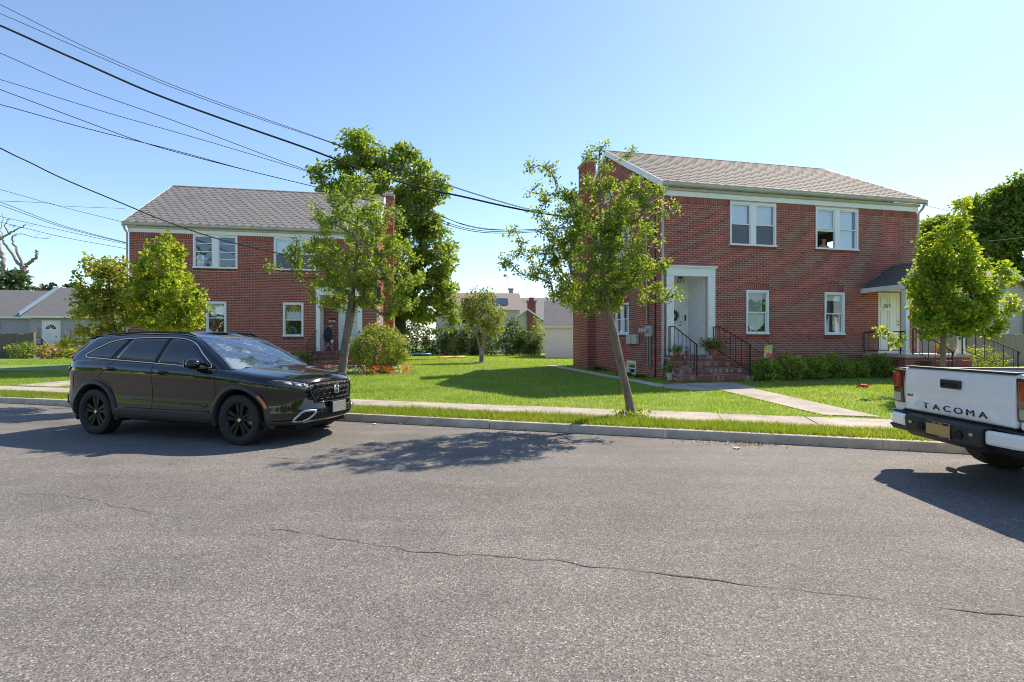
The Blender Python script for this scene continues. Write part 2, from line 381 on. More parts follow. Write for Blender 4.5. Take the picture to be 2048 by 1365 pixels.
# ------------------------------------------------------------------ trees and bushes
def leaf_cloud(name, pts, cnt, spread, L, mat, parent, seed, droop=.25, wr=.62, flat=1.0, upb=.5):
    r = np.random.RandomState(seed); P = np.repeat(np.array(pts, float), cnt, 0); N = len(P)
    d = r.normal(0, 1, (N,3)); d /= np.linalg.norm(d, axis=1)[:,None]; rad = spread*r.rand(N)**.55
    P = P+d*rad[:,None]*np.array([1,1,flat]); P[:,2] -= droop*rad*.4
    ax = r.normal(0, 1, (N,3))*.8+d*.8; ax[:,2] -= droop; ax /= np.linalg.norm(ax, axis=1)[:,None]
    nr = r.normal(0, 1, (N,3)); nr[:,2] += upb; nr -= ax*(nr*ax).sum(1)[:,None]; nr /= np.linalg.norm(nr, axis=1)[:,None]
    sd = np.cross(ax, nr); ll = L*(.65+.7*r.rand(N)); ww = ll*wr*.5
    V = np.zeros((N,4,3), np.float32); cup = nr*(ll*.10)[:,None]
    V[:,0] = P; V[:,1] = P+ax*(ll*.45)[:,None]+sd*ww[:,None]+cup; V[:,2] = P+ax*ll[:,None]; V[:,3] = P+ax*(ll*.45)[:,None]-sd*ww[:,None]+cup
    clus = np.repeat(r.rand(len(pts)), cnt); rv = np.clip(.55*r.rand(N)+.45*clus, 0, .999)
    return tris(name, V, rv, mat, parent, 4)
def sample_blobs(blobs, n, seed, shell=.6):
    r = random.Random(seed); vol = [b[3]*b[4]*b[5] for b in blobs]; tot = sum(vol); out = []
    for b, vv in zip(blobs, vol):
        for _ in range(max(2, round(n*vv/tot))):
            d = Vector((r.gauss(0,1), r.gauss(0,1), r.gauss(0,1))).normalized(); k = r.random()**(1/3)
            k = k*(1-shell)+shell*(.72+.28*r.random()) if r.random() < shell else k
            out.append(Vector((b[0]+d.x*k*b[3], b[1]+d.y*k*b[4], b[2]+d.z*k*b[5])))
    return out
def skeleton(trunk, tips, seed, step=.16, crown_from=1):
    r = random.Random(seed); pos = [Vector(p) for p in trunk]; par = [-1]+list(range(len(trunk)-1)); arr = np.array([tuple(p) for p in pos])
    root = pos[crown_from]; tips = sorted(tips, key=lambda p: (p-root).length); ends = []
    start = crown_from
    for tp in tips:
        d = arr-np.array(tuple(tp)); L = np.linalg.norm(d, axis=1)+1e-6
        up = np.clip(d[:,2]/L, 0, 1); cost = L*(1+1.2*up); cost[:start] = 1e9
        k = int(np.argmin(cost)); a = pos[k]; L = (tp-a).length; m = max(1, int(L/step)); prev = k; new_ = []
        out = (tp-root); out.z = 0
        for i in range(1, m+1):
            f = i/m; p = a.lerp(tp, f); bow = math.sin(f*math.pi)*L*.10
            p = p+Vector((0,0,-bow*.6))+Vector((r.gauss(0,1), r.gauss(0,1), r.gauss(0,1)))*(.022*step/.16 if i < m else 0)
            pos.append(p); par.append(prev); prev = len(pos)-1; new_.append(tuple(p))
        arr = np.vstack([arr, np.array(new_)]); ends.append(prev)
    return pos, par, ends
def tube_tree(name, pos, par, ends, r_base, r_tip, mat, parent, e=2.2, seg=6):
    n = len(pos); acc = [0.0]*n; kids = [[] for _ in range(n)]
    for i in range(n):
        if par[i] >= 0: kids[par[i]].append(i)
    order = sorted(range(n), key=lambda i: -i)
    for i in order:
        if not kids[i]: acc[i] = max(acc[i], 1.0)
        if par[i] >= 0: acc[par[i]] += acc[i]
    tot = acc[0]; rad = [max(r_tip, r_base*(acc[i]/tot)**(1/e)) for i in range(n)]
    mb = MB(); done = set()
    stack = [0]
    while stack:
        s = stack.pop(); ch = [s] if par[s] < 0 else [par[s], s]; cur = s
        while kids[cur]:
            ks = sorted(kids[cur], key=lambda q: -acc[q]); stack += ks[1:]; cur = ks[0]; ch.append(cur)
        rr = [rad[q] for q in ch]
        if par[s] >= 0: rr[0] = min(rr[0], rr[1]*1.25)
        if par[s] < 0: rr[0] *= 1.35
        mb.tube([pos[q] for q in ch], rr, 9 if par[s] < 0 else (seg if rr[0] > .012 else 4), caps=False)
    return mb.build(name, mat, parent, smooth=True, fix=False)
def tree(name, label, base, trunk, blobs, tips, leaves, spread, L, lm, bm, r_base, seed, group=None, step=.16, cf=2, r_tip=.004, **kw):
    root = thing(name, label, 'tree', base, 0, group)
    tp = sample_blobs(blobs, tips, seed)
    pos, par, ends = skeleton(trunk, tp, seed, step, cf)
    tube_tree('trunk', pos, par, ends, r_base, r_tip, bm, root)
    pts = []
    for e in ends:
        pts.append(pos[e]); q = par[e]
        if q >= cf+1: pts.append(pos[q].lerp(pos[e], .3))
    leaf_cloud('crown', pts, leaves, spread, L, lm, root, seed, **kw)
    return root
def bush(name, label, loc, r, n, L, lm, seed, cat='bush', group=None, box=False, stems=5, lump=.18, cnt=14, spread=None, bm=None):
    root = thing(name, label, cat, loc, 0, group); rr = random.Random(seed); pts = []
    for _ in range(n):
        d = Vector((rr.gauss(0,1), rr.gauss(0,1), rr.gauss(0,1))).normalized()
        if box:
            k = max(abs(d.x), abs(d.y), abs(d.z)); d = d/k*.93 if rr.random() < .85 else d
        k = .55+.45*rr.random()**.5; k *= 1+lump*noise.noise(d*2.2+Vector((seed,0,seed*.3)))*1.6
        z = r[2]+d.z*k*r[2]
        pts.append((d.x*k*r[0], d.y*k*r[1], max(.04, z)))
    leaf_cloud('foliage', pts, cnt, spread or min(r)*.22, L, lm, root, seed)
    mb = MB()
    for k in range(stems):
        a = 2*math.pi*k/stems+rr.random(); q = rr.uniform(.3,.7)
        mb.tube([(.04*math.cos(a),.04*math.sin(a),-.03),(r[0]*.3*math.cos(a),r[1]*.3*math.sin(a),r[2]*.7),(r[0]*q*math.cos(a),r[1]*q*math.sin(a),r[2]*1.45)], [.016,.011,.005], 5)
    mb.build('stem', bm or BARKD, root, fix=False)
    return root
# ------------------------------------------------------------------ brick houses
CP, BL, BH, JT = .0677, .2127, .0550, .0127
def full_brick():
    mb = MB(); a, b, d = (BL-JT)/2, BH/2, .011; j = lambda: random.uniform(-.0015, .0015)
    vs = [(x+j(), y, z+j()) for y in (0, d) for x, z in ((-a,-b),(a,-b),(a,b),(-a,b))]
    mb.add(vs, [(0,1,2,3),(0,4,5,1),(1,5,6,2),(2,6,7,3),(3,7,4,0)])
    return mb
def wall_fn(O, U, N):
    O, U, N = Vector(O), Vector(U), Vector(N)
    return lambda u, d, z: O+U*u+N*d+Vector((0,0,z))
def pbox(mb, P, u0, u1, d0, d1, z0, z1, m=0, r=0.0):
    vs = [P(u0,d0,z0),P(u1,d0,z0),P(u1,d1,z0),P(u0,d1,z0),P(u0,d0,z1),P(u1,d0,z1),P(u1,d1,z1),P(u0,d1,z1)]
    mb.add(vs, [(0,3,2,1),(4,5,6,7),(0,1,5,4),(1,2,6,5),(2,3,7,6),(3,0,4,7)], m, r)
def bbrick(mb, P, u0, u1, z0, z1, proud, r):
    j = random.uniform(-.0025, .002); p = proud+j
    vs = [P(u0,p,z0),P(u1,p,z0),P(u1,p,z1),P(u0,p,z1),P(u0,0,z0),P(u1,0,z0),P(u1,0,z1),P(u0,0,z1)]
    mb.add(vs, [(0,1,2,3),(0,4,5,1),(1,5,6,2),(2,6,7,3),(3,7,4,0)], 0, r)
def spans(a, b, cuts):
    out = [(a, b)]
    for c0, c1 in cuts:
        nx = []
        for x0, x1 in out:
            if c1 <= x0 or c0 >= x1: nx.append((x0, x1)); continue
            if c0 > x0: nx.append((x0, c0))
            if c1 < x1: nx.append((c1, x1))
        out = nx
    return out
def brick_wall(name, house, O, U, N, iv, z0, z1, opens, lint=(), sills=(), bands=(), single=0, camdist=None, dark=None, bmat=None, backing=True, poly=None):
    P = wall_fn(O, U, N); bmat = bmat or BR
    # backing of mortar with the openings left out
    mb = MB()
    if poly: mb.add([P(u, 0, z) for u, z in poly], [tuple(range(len(poly)))])
    else:
        a, b = iv((z0+z1)/2)
        us = sorted({a, b, *[o[0] for o in opens], *[o[1] for o in opens]}); zs = sorted({z0, z1, *[o[2] for o in opens], *[o[3] for o in opens]})
        for i in range(len(us)-1):
            for k in range(len(zs)-1):
                cu, cz = (us[i]+us[i+1])/2, (zs[k]+zs[k+1])/2
                if any(o[0] < cu < o[1] and o[2] < cz < o[3] for o in opens): continue
                if not (a <= cu <= b and z0 <= cz <= z1): continue
                mb.add([P(us[i],0,zs[k]),P(us[i+1],0,zs[k]),P(us[i+1],0,zs[k+1]),P(us[i],0,zs[k+1])], [(0,1,2,3)])
        for o in opens:
            u0, u1, c0, c1 = o[:4]; D = -.11
            for q in ([(u0,c0),(u0,c1)],[(u1,c0),(u1,c1)],[(u0,c0),(u1,c0)],[(u0,c1),(u1,c1)]):
                mb.add([P(q[0][0],0,q[0][1]),P(q[1][0],0,q[1][1]),P(q[1][0],D,q[1][1]),P(q[0][0],D,q[0][1])], [(0,1,2,3)])
    wall = mb.build(name, MORT, house, fix=False)
    W = MB(); full = []
    nrow = int((z1-z0)/CP); rr = random.Random(sum(map(ord, name))+5)
    for k in range(nrow):
        za = z0+k*CP+JT/2; zb = za+BH; zc = (za+zb)/2
        a, b = iv(zc)
        if b-a < .1: continue
        cuts = [(o[0], o[1]) for o in list(opens)+[(l[0]-.004, l[1]+.004, l[2], l[3]) for l in list(lint)+list(sills)]+list(bands) if o[2]-.012 < zc < o[3]+.012]
        off = (BL/2 if k % 2 else 0)+(k*.0137 % .006)
        for x0, x1 in spans(a, b, cuts):
            q = math.floor((x0-off)/BL)*BL+off
            while q < x1:
                c0, c1 = max(q, x0)+JT/2, min(q+BL, x1)-JT/2; q += BL
                if c1-c0 < .02: continue
                r = rr.random()
                if dark and dark((c0+c1)/2, zc): r = .955+.04*rr.random()
                if c1-c0 > BL-JT-.001: full.append(((c0+c1)/2, zc, r))
                else: bbrick(W, P, c0, c1, za, zb, .005, r)
    pick = []
    if single and camdist:
        full.sort(key=lambda f: camdist(P(f[0], 0, f[1]))); pick, full = full[:single], full[single:]
    for u, z, r in full: bbrick(W, P, u-(BL-JT)/2, u+(BL-JT)/2, z-BH/2, z+BH/2, .005, r)
    for (u0, u1, c0, c1) in list(lint)+list(bands):                 # soldier bricks
        n = max(1, round((u1-u0)/.068)); st = (u1-u0)/n
        for i in range(n): bbrick(W, P, u0+i*st+.0065, u0+(i+1)*st-.0065, c0+.006, c1-.006, .006, rr.random()*.9)
    for (u0, u1, c0, c1) in sills:                                   # rowlock sills
        n = max(1, round((u1-u0)/.068)); st = (u1-u0)/n
        for i in range(n): bbrick(W, P, u0+i*st+.004, u0+(i+1)*st-.004, c0+.004, c1-.004, .03, .86+.13*rr.random())
    tag(W.build('brickwork', bmat, wall, fix=False), kind='stuff')
    if pick:
        U3, N3 = Vector(U), Vector(N); mt = Matrix((U3, -N3, Vector((0,0,1)))).transposed().to_4x4()
        ms = []
        for _ in range(4):
            o = full_brick().build('brick', bmat, wall); ms.append(o)
        for i, (u, z, r) in enumerate(pick):
            o = ms[i] if i < 4 else link('brick', ms[i % 4].data, wall)
            p = P(u, .005+random.uniform(-.002,.002), z); m2 = mt.copy(); m2.translation = p; o.matrix_local = m2
    return wall, P
m_, t_s, b_s = new('insect_mesh'); b_s.inputs['Base Color'].default_value = (.16,.17,.18,1); b_s.inputs['Roughness'].default_value = .8; tp_ = nd(t_s, 'ShaderNodeBsdfTransparent'); mx_ = nd(t_s, 'ShaderNodeMixShader'); mx_.inputs[0].default_value = .45
t_s.links.new(tp_.outputs[0], mx_.inputs[1]); t_s.links.new(b_s.outputs[0], mx_.inputs[2]); t_s.links.new(mx_.outputs[0], t_s.nodes['Material Output'].inputs[0]); SCR = m_
def window(house, P, u0, u1, z0, z1, mull=None, inside=None, open_left=False, label=None, screen=False):
    mb = MB(); fr = .055
    d0, d1 = -.06, .022
    pbox(mb, P, u0, u0+fr, d0, d1, z0, z1); pbox(mb, P, u1-fr, u1, d0, d1, z0, z1)
    pbox(mb, P, u0+fr, u1-fr, d0, d1-.002, z1-fr, z1); pbox(mb, P, u0-.015, u1+.015, d0, d1+.03, z0-.012, z0+.045)
    bays = [(u0+fr, u1-fr)]
    if mull:
        c = (u0+u1)/2; pbox(mb, P, c-mull/2, c+mull/2, d0, d1-.004, z0+.045, z1-fr); bays = [(u0+fr, c-mull/2), (c+mull/2, u1-fr)]
    win = mb.build('window', VIN, house, bevel=.006)
    if label: win['label'] = label
    for bi, (a, b) in enumerate(bays):
        zb, zt = z0+.045, z1-fr; zm = (zb+zt)/2
        for up in (1, 0):
            s = MB(); e = .035; dd0, dd1 = (-.035,-.005) if up else (-.06,-.03)
            c0, c1 = (zm-.02, zt) if up else (zb, zm+.02)
            if open_left and bi == 0 and not up: c0, c1 = zm-.06, zt-.45; c0, c1 = zm-.085, zm-.03
            pbox(s, P, a, a+e, dd0, dd1, c0, c1); pbox(s, P, b-e, b, dd0, dd1, c0, c1)
            pbox(s, P, a+e, b-e, dd0, dd1-.002, c0, c0+e*.9); pbox(s, P, a+e, b-e, dd0, dd1-.002, c1-e*.9, c1)
            s.build('sash', VIN, win)
            if open_left and bi == 0 and not up: continue
            q = MB(); dm = (dd0+dd1)/2
            pbox(q, P, a+e-.004, b-e+.004, dm-.003, dm, c0+e*.8, c1-e*.8); q.build('pane', PANE, win)
        if inside: inside(win, P, a, b, zb, zt, bi)
        if screen and not (open_left and bi == 0):
            q = MB(); pbox(q, P, a+.03, b-.03, -.024, -.0235, zb+.02, zm); q.build('insect_screen', SCR, win)
    return win
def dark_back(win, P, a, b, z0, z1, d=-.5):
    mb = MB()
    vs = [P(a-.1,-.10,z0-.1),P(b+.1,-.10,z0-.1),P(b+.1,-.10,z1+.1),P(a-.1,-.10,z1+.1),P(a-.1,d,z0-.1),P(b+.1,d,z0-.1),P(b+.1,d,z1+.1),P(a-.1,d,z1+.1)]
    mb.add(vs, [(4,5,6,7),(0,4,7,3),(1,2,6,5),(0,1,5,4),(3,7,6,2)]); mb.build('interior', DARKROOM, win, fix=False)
def wavy(win, P, a, b, z0, z1, mat, d=-.13, amp=.012, k=9, name='curtain', top=None, bot=None):
    mb = MB(); n = 110; m = 6; vs = []
    for j in range(m+1):
        for i in range(n+1):
            f = i/n; lo = z0 if bot is None else bot(f); hi = z1 if top is None else top(f)
            vs.append(P(a+(b-a)*f, d+amp*math.sin(f*k*math.pi*2), lo+(hi-lo)*j/m))
    mb.add(vs, [(j*(n+1)+i, j*(n+1)+i+1, (j+1)*(n+1)+i+1, (j+1)*(n+1)+i) for j in range(m) for i in range(n)])
    mb.build(name, mat, win, smooth=True, fix=False)
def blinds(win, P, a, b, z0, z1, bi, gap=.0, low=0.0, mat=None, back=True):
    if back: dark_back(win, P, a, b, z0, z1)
    mb = MB(); z = z1
    while z > z0+low:
        vs = [P(a+.01,-.082,z),P(b-.01-gap,-.082,z),P(b-.01-gap,-.075,z-.026),P(a+.01,-.075,z-.026)]
        mb.add(vs, [(0,1,2,3)]); z -= .0245
    mb.build('blind', mat or BLIND, win, fix=False)
def railing(house, name, pts, h, posts, n_bal, label=None, drop=None):
    """pts: list of rail points at handrail height; balusters drop by drop(point)"""
    mb = MB(); mb.tube(pts, .016, 8); low = [(p[0], p[1], p[2]-h+.07) for p in pts]
    mb.tube(low, .010, 6)
    for (a, b) in posts: mb.bar(a, b, .028, .028)
    e = Vector(pts[-1]); mb.tube([e, e+Vector((0,-.03,-.02)), e+Vector((0,-.035,-.06)), e+Vector((0,-.015,-.08))], .012, 6)
    rl = mb.build(name, BLK, house, smooth=True, auto=40)
    P = [Vector(p) for p in pts]; L = [0]
    for a, b in zip(P[:-1], P[1:]): L.append(L[-1]+(b-a).length)
    for i in range(n_bal):
        s = L[-1]*(i+.5)/n_bal; k = max(j for j in range(len(L)-1) if L[j] <= s); f = (s-L[k])/(L[k+1]-L[k]); p = P[k].lerp(P[k+1], f)
        q = MB(); q.bar(p, p-Vector((0,0,h-.07)), .013, .013); q.build('baluster', BLK, rl)
    return rl
def roof_slope(house, name, W, y0, z0, y1, z1, over, mat, single, tw=.33, ex=.27, ridge=True):
    L = math.hypot(y1-y0, z1-z0); vy, vz = (y1-y0)/L, (z1-z0)/L; ny, nz = -vz, vy
    if y1 < y0: pass
    if nz < 0: ny, nz = -ny, -nz
    Q = lambda u, v, hgt: (u, y0+vy*v+ny*hgt, z0+vz*v+nz*hgt)
    mb = MB(); x0, x1 = -over, W+over
    mb.prism([(x0,0),(x1,0),(x1,L),(x0,L)], lambda p, d: Q(p[0], p[1], d), -.03, 0)
    rf = mb.build(name, DECK, house, fix=False)
    if single is None: rf.data.materials[0] = mat; return rf, Q, L
    def tile(mb, u, v, lo, hi, r):
        c = .12; e = ex+.06
        pts = [(-tw/2+.004, e), (-tw/2+.004, c), (-tw/2+c, 0), (tw/2-c, 0), (tw/2-.004, c), (tw/2-.004, e)]
        top = []
        for a, b in pts:
            uu = min(max(u+a, lo), hi); top.append((uu, min(v+b, L+.0), .017-.013*b/e))
        bot = [(a, b, .001) for a, b, _ in top[1:5]]
        mb.add([Q(*p) for p in top]+[Q(*p) for p in bot], [(0,1,2,3,4,5),(1,6,7,2),(2,7,8,3),(3,8,9,4)], 0, r)
    S = MB(); k = 0; v = 0.0; pick = 0; proto = []
    cells = []
    while v < L-.02:
        u = x0+(tw/2 if k % 2 else 0)
        while u < x1+tw/2:
            cells.append((u, v, x0+tw/2 <= u <= x1-tw/2 and v+ex+.05 < L)); u += tw
        v += ex; k += 1
    singles = [c for c in cells if c[2]][:single]; ss = set((c[0], c[1]) for c in singles)
    for u, v, f in cells:
        if (u, v) in ss: continue
        tile(S, u, v, x0, x1, random.random())
    tag(S.build('shingles', mat, rf, fix=False), kind='stuff')
    ob = []
    for i, (u, v, f) in enumerate(singles):
        if i < 3:
            t = MB(); tile(t, 0, 0, -9, 9, 0); o = t.build('shingle', mat, rf, fix=False); ob.append(o)
        else: o = link('shingle', ob[i % 3].data, rf)
        o.location = (u, vy*v, vz*v)
    return rf, Q, L
def camd(house):
    a = house.rotation_euler.z; c = house.location
    def f(p):
        x = c.x+p.x*math.cos(a)-p.y*math.sin(a); y = c.y+p.x*math.sin(a)+p.y*math.cos(a)
        return math.dist((x, y, p.z), (0,0,HC))
    return f
EAVE, TOPB, RIDGE, DEP = 6.20, 5.85, 8.52, 8.2
def shell(house, W, side, RIDGE, front_open, lint, sills, side_open, side_sills, bmat, rmat, dark=None, table=False):
    cd = camd(house); bands = []
    tops = sorted([(o[0], o[1]) for o in front_open if o[3] > 5.6]); x = 0
    for a, b in tops: bands.append((x, a, 5.665, TOPB)); x = b
    bands.append((x, W, 5.665, TOPB))
    if table:
        bands.append((0, 7.14, 1.02, 1.17))
    brick_wall('front_wall', house, (0,0,0), (1,0,0), (0,-1,0), lambda z: (0, W), .0, TOPB, front_open, lint, sills, bands, 300, cd, dark, bmat)
    def gab(z):
        if z <= TOPB: return (.0, DEP)
        f = (z-TOPB)/(RIDGE-.12-TOPB); return (DEP/2*f, DEP-DEP/2*f)
    if side == 'L': O, U, N = (0,DEP,0), (0,-1,0), (-1,0,0)
    else: O, U, N = (W,0,0), (0,1,0), (1,0,0)
    mp = (lambda o: (DEP-o[1], DEP-o[0], o[2], o[3])) if side == 'L' else (lambda o: o)
    _, PS = brick_wall('side_wall', house, O, U, N, gab, .0, TOPB, [mp(o) for o in side_open if o[3] < TOPB], [mp((o[0], o[1], o[3], o[3]+.2)) for o in side_open if 1.2 < o[2] < 4], [mp(s) for s in side_sills], (), 0, None, None, bmat)
    brick_wall('gable_wall', house, O, U, N, gab, TOPB, RIDGE-.15, [mp(o) for o in side_open if o[3] > TOPB], bmat=bmat, poly=[(0,TOPB),(DEP,TOPB),(DEP/2,RIDGE-.12)])
    # plain far walls
    ox = W if side == 'L' else 0
    mb = MB(); wy0, wy1, wz0, wz1 = 2.7, 3.75, 4.55, 5.52
    for q in ([(0,0),(DEP,0),(DEP,wz0),(0,wz0)], [(0,wz0),(wy0,wz0),(wy0,wz1),(0,wz1)], [(wy1,wz0),(DEP,wz0),(DEP,wz1),(wy1,wz1)], [(0,wz1),(DEP,wz1),(DEP,TOPB),(DEP/2,RIDGE-.12),(0,TOPB)]): mb.add([(ox,y,z) for y, z in q], [tuple(range(len(q)))])
    mb.build('far_side_wall', bmat, house, fix=False)
    mb = MB(); mb.add([(0,DEP,0),(W,DEP,0),(W,DEP,6.3),(0,DEP,6.3)], [(0,1,2,3)]); mb.build('rear_wall', bmat, house, fix=False)
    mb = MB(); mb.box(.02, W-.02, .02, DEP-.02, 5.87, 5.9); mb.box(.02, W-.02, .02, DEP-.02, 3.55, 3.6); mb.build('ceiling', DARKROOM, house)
    # roof
    rf, Q, L = roof_slope(house, 'roof', W, -.26, EAVE, DEP/2, RIDGE, .13, rmat, 300)
    roof_slope(house, 'rear_roof', W, DEP+.26, EAVE, DEP/2, RIDGE, .13, rmat, None)
    mb = MB()
    x = -.13
    while x < W+.1:
        x2 = min(x+.30, W+.13); z = RIDGE+.012
        mb.add([(x,DEP/2-.13,z-.058),(x2,DEP/2-.13,z-.062),(x2,DEP/2,z+.010),(x,DEP/2,z+.016),(x2,DEP/2+.13,z-.062),(x,DEP/2+.13,z-.058)], [(0,1,2,3),(3,2,4,5)]); x += .29
    mb.build('ridge_cap', rmat, rf, fix=False)
    # rakes
    for s in (0, 1):
        for x in ((-.13, W+.13)):
            xx = (x-.025, x) if x < 0 else (x, x+.025)
            y0, y1 = (-.26, DEP/2) if s == 0 else (DEP+.26, DEP/2)
            m = MB(); a = [(y0,EAVE-.20),(y0,EAVE+.015),(y1,RIDGE+.015),(y1,RIDGE-.20)]
            m.prism(a, lambda p, d: (d, p[0], p[1]), *xx); m.build('rake_board', WHT, house)
            x2 = sorted((x, 0.0 if x < 0 else W))
            m = MB(); a = [(y0,EAVE-.17),(y0,EAVE-.155),(y1,RIDGE-.155),(y1,RIDGE-.17)]
            m.prism(a, lambda p, d: (d, p[0], p[1]), *x2); m.build('rake_soffit', WHTD, house)
    # frieze, soffit, gutter
    m = MB(); m.box(-.03, W+.03, -.035, .0, TOPB+.004, 6.01); m.build('frieze_board', WHT, house, bevel=.004)
    m = MB(); m.box(-.05, W+.05, -.10, -.002, 6.012, 6.10); m.build('crown_moulding', GUT, house, bevel=.02)
    m = MB(); m.prism([(-.10,6.10),(-.245,6.10),(-.27,6.13),(-.26,6.17),(-.285,6.21),(-.275,6.215),(-.25,6.175),(-.255,6.13),(-.24,6.115),(-.10,6.115)], lambda p, d: (d, p[0], p[1]), -.14, W+.14)
    m.build('gutter', GUT, house)
    return PS
def downspout(house, pts, r=.04):
    m = MB(); m.tube(pts, r, 8); m.build('downspout', GUT, house, smooth=True, auto=50)
def chimney(house, x0, x1, y0, y1, zt, bmat):
    mb = MB(); mb.box(x0, x1, y0, y1, 0, zt); ch = mb.build('chimney', MORT, house)
    W = MB()
    for O, U, N, wd in (((x0,y0,0),(1,0,0),(0,-1,0),x1-x0), ((x0,y1,0),(0,-1,0),(-1,0,0),y1-y0), ((x1,y0,0),(0,1,0),(1,0,0),y1-y0)):
        P = wall_fn(O, U, N); k = 0; z = .0
        while z < zt-.06:
            off = BL/2 if k % 2 else 0; q = -off
            while q < wd:
                a, b = max(q, 0)+.004, min(q+BL, wd)-.004; q += BL
                if b-a > .02: bbrick(W, P, a, b, z+.005, z+.005+BH, .01, random.random())
            z += CP; k += 1
    tag(W.build('brickwork', bmat, ch, fix=False), kind='stuff')
    m = MB(); m.box(x0-.05, x1+.05, y0-.05, y1+.05, zt, zt+.10); m.box(x0+.07,x1-.07,y0+.12,y0+.42,zt+.1,zt+.25); m.box(x0+.07,x1-.07,y1-.42,y1-.12,zt+.1,zt+.25); m.build('chimney_cap', CURBM, ch, bevel=.01)
def stoop(house, s0, s1, zt, land, tread, nst, gz0, cheek=True):
    """landing and steps of brick in front of the facade"""
    mb = MB(); rise = (zt-gz0)/nst; W = MB()
    edges = [(-land-tread*i, zt-rise*i) for i in range(nst)]
    for i, (yf, z) in enumerate(edges):
        a0, a1 = s0-(.10*i if i else 0), s1+(.10*i if i else 0)
        mb.box(a0+.012, a1-.012, yf+.012, -.005, gz0-.25, z-.06) if i == 0 else mb.box(a0+.012, a1-.012, yf+.012, edges[i-1][0]-.003, gz0-.25, z-.06)
        P = wall_fn((0,yf,0), (1,0,0), (0,-1,0)); n = round((a1-a0)/.072); st = (a1-a0)/n
        for k in range(n):                                           # rowlock nosing
            r = random.random()*.75+(.24 if random.random() < .5 else 0)
            W.box(a0+k*st+.004, a0+(k+1)*st-.004, yf-.02+random.uniform(-.004,.004), yf+.19, z-.098, z+random.uniform(-.004,.003), 0, min(r,.99))
        if yf+.19 < -.2 or i == 0:
            yb = -.005 if i == 0 else edges[i-1][0]
            y = yf+.2
            while y < yb:
                x = a0+.02
                while x < a1-.02:
                    W.box(x+.004, min(x+.2, a1), y+.004, min(y+.098, yb), z-.05, z-.002, 0, random.random()*.8); x += .204
                y += .102
        zz = z-.105
        while zz > z-rise-.02 and zz > gz0-.06:
            x = a0-(BL/2 if int(zz*100) % 2 else 0)
            while x < a1:
                c0, c1 = max(x, a0)+.004, min(x+BL, a1)-.004; x += BL
                if c1-c0 > .02: bbrick(W, P, c0, c1, zz-BH, zz, -.004, random.random()*.7)
            zz -= CP
        for xs, Nn in ((a0, (-1,0,0)), (a1, (1,0,0))):               # sides
            yb = 0 if i == 0 else edges[i-1][0]
            P2 = wall_fn((xs, yb, 0), (0,-1,0), Nn); wd = yb-yf; zz = z-.105
            while zz > gz0-.1:
                x = -(BL/2 if int(zz*100) % 2 else 0)
                while x < wd:
                    c0, c1 = max(x, 0)+.004, min(x+BL, wd)-.004; x += BL
                    if c1-c0 > .02: bbrick(W, P2, c0, c1, zz-BH, zz, -.004, random.random()*.7)
                zz -= CP
    st = mb.build('steps', MORT, house); tag(W.build('brickwork', BRS, st, fix=False), kind='stuff')
    return edges
def panel_door(house, P, u0, u1, d, z0, z1, mat, knob_u, fan=False, label=None, panels=True):
    mb = MB(); pbox(mb, P, u0, u1, d-.04, d, z0, z1); dr = mb.build('door', mat, house, bevel=.004)
    if label: dr['label'] = label
    w = u1-u0; h = z1-z0
    if panels:
        for c in (0, 1):
            for (f0, f1) in ((.06,.34),(.40,.70),(.75,.93)):
                a = u0+w*(.13+.40*c); b = a+w*.34; m = MB(); t = .018
                for q in ((a,b,f0*h+z0,f0*h+z0+t),(a,b,f1*h+z0-t,f1*h+z0),(a,a+t,f0*h+z0+t,f1*h+z0-t),(b-t,b,f0*h+z0+t,f1*h+z0-t)): pbox(m, P, q[0], q[1], d+.0005, d+.014, q[2], q[3])
                m.build('panel', mat, dr)
    m = MB(); k = P(knob_u, d, z0+h*.48)
    for dz in (0, .11):
        c = P(knob_u, d+.03, z0+h*.47+dz); m.ball(c, .028 if not dz else .022); m.cyl(P(knob_u, d, z0+h*.47+dz), c, .012)
    m.build('door_knob', pm('brass_knob', (.45,.33,.16), .3, .9, 0) if 'brass_knob' not in M else M['brass_knob'], dr, smooth=True)
    return dr
# ---- right house
H1 = thing('brick_house', 'red brick two-storey house on the right with gabled roof and white entrance', 'house', (4.55,15.44,0), R_(12.3), 'pair of brick houses')
W1 = 9.47
f_open = [(2.28,3.93,4.45,5.80),(5.41,7.06,4.45,5.80),(2.85,3.66,1.68,3.06),(5.75,6.52,1.67,3.05),(.30,1.50,1.0,3.47),(7.88,8.84,1.03,3.10)]
lint = [(2.83,3.68,3.06,3.27),(5.73,6.54,3.05,3.26),(7.86,8.86,3.10,3.30)]
sl_ = [(2.26,3.95,4.34,4.445),(5.39,7.08,4.34,4.445),(2.83,3.68,1.56,1.665),(5.73,6.54,1.55,1.655)]
s_open = [(2.34,3.44,1.69,2.80),(1.80,2.50,.30,.77),(2.35,3.4,4.45,5.72),(4.35,5.15,4.45,5.72),(3.75,4.45,6.75,7.55)]
PS1 = shell(H1, W1, 'L', 8.68, f_open, lint, sl_, s_open, [(2.3,3.48,1.58,1.68)], BR, SHG, dark=lambda u, z: .8 < abs(u-4.70)/.42+abs(z-5.13)/.40 < 1.12)
PF1 = wall_fn((0,0,0), (1,0,0), (0,-1,0))
SPS = lambda u, d, z: PS1(DEP-u, d, z)
SHADE = pm('window_shade_blue_white', (.88,.91,.93), .7, var=.04, scale=5)
def in_blind(gap, mat=None): return lambda w_, P, a, b, z0, z1, bi: blinds(w_, P, a, b, z0, z1, bi, gap, mat=mat)
window(H1, PF1, 2.28, 3.93, 4.45, 5.80, .20, in_blind(.04, SHADE), screen=True)
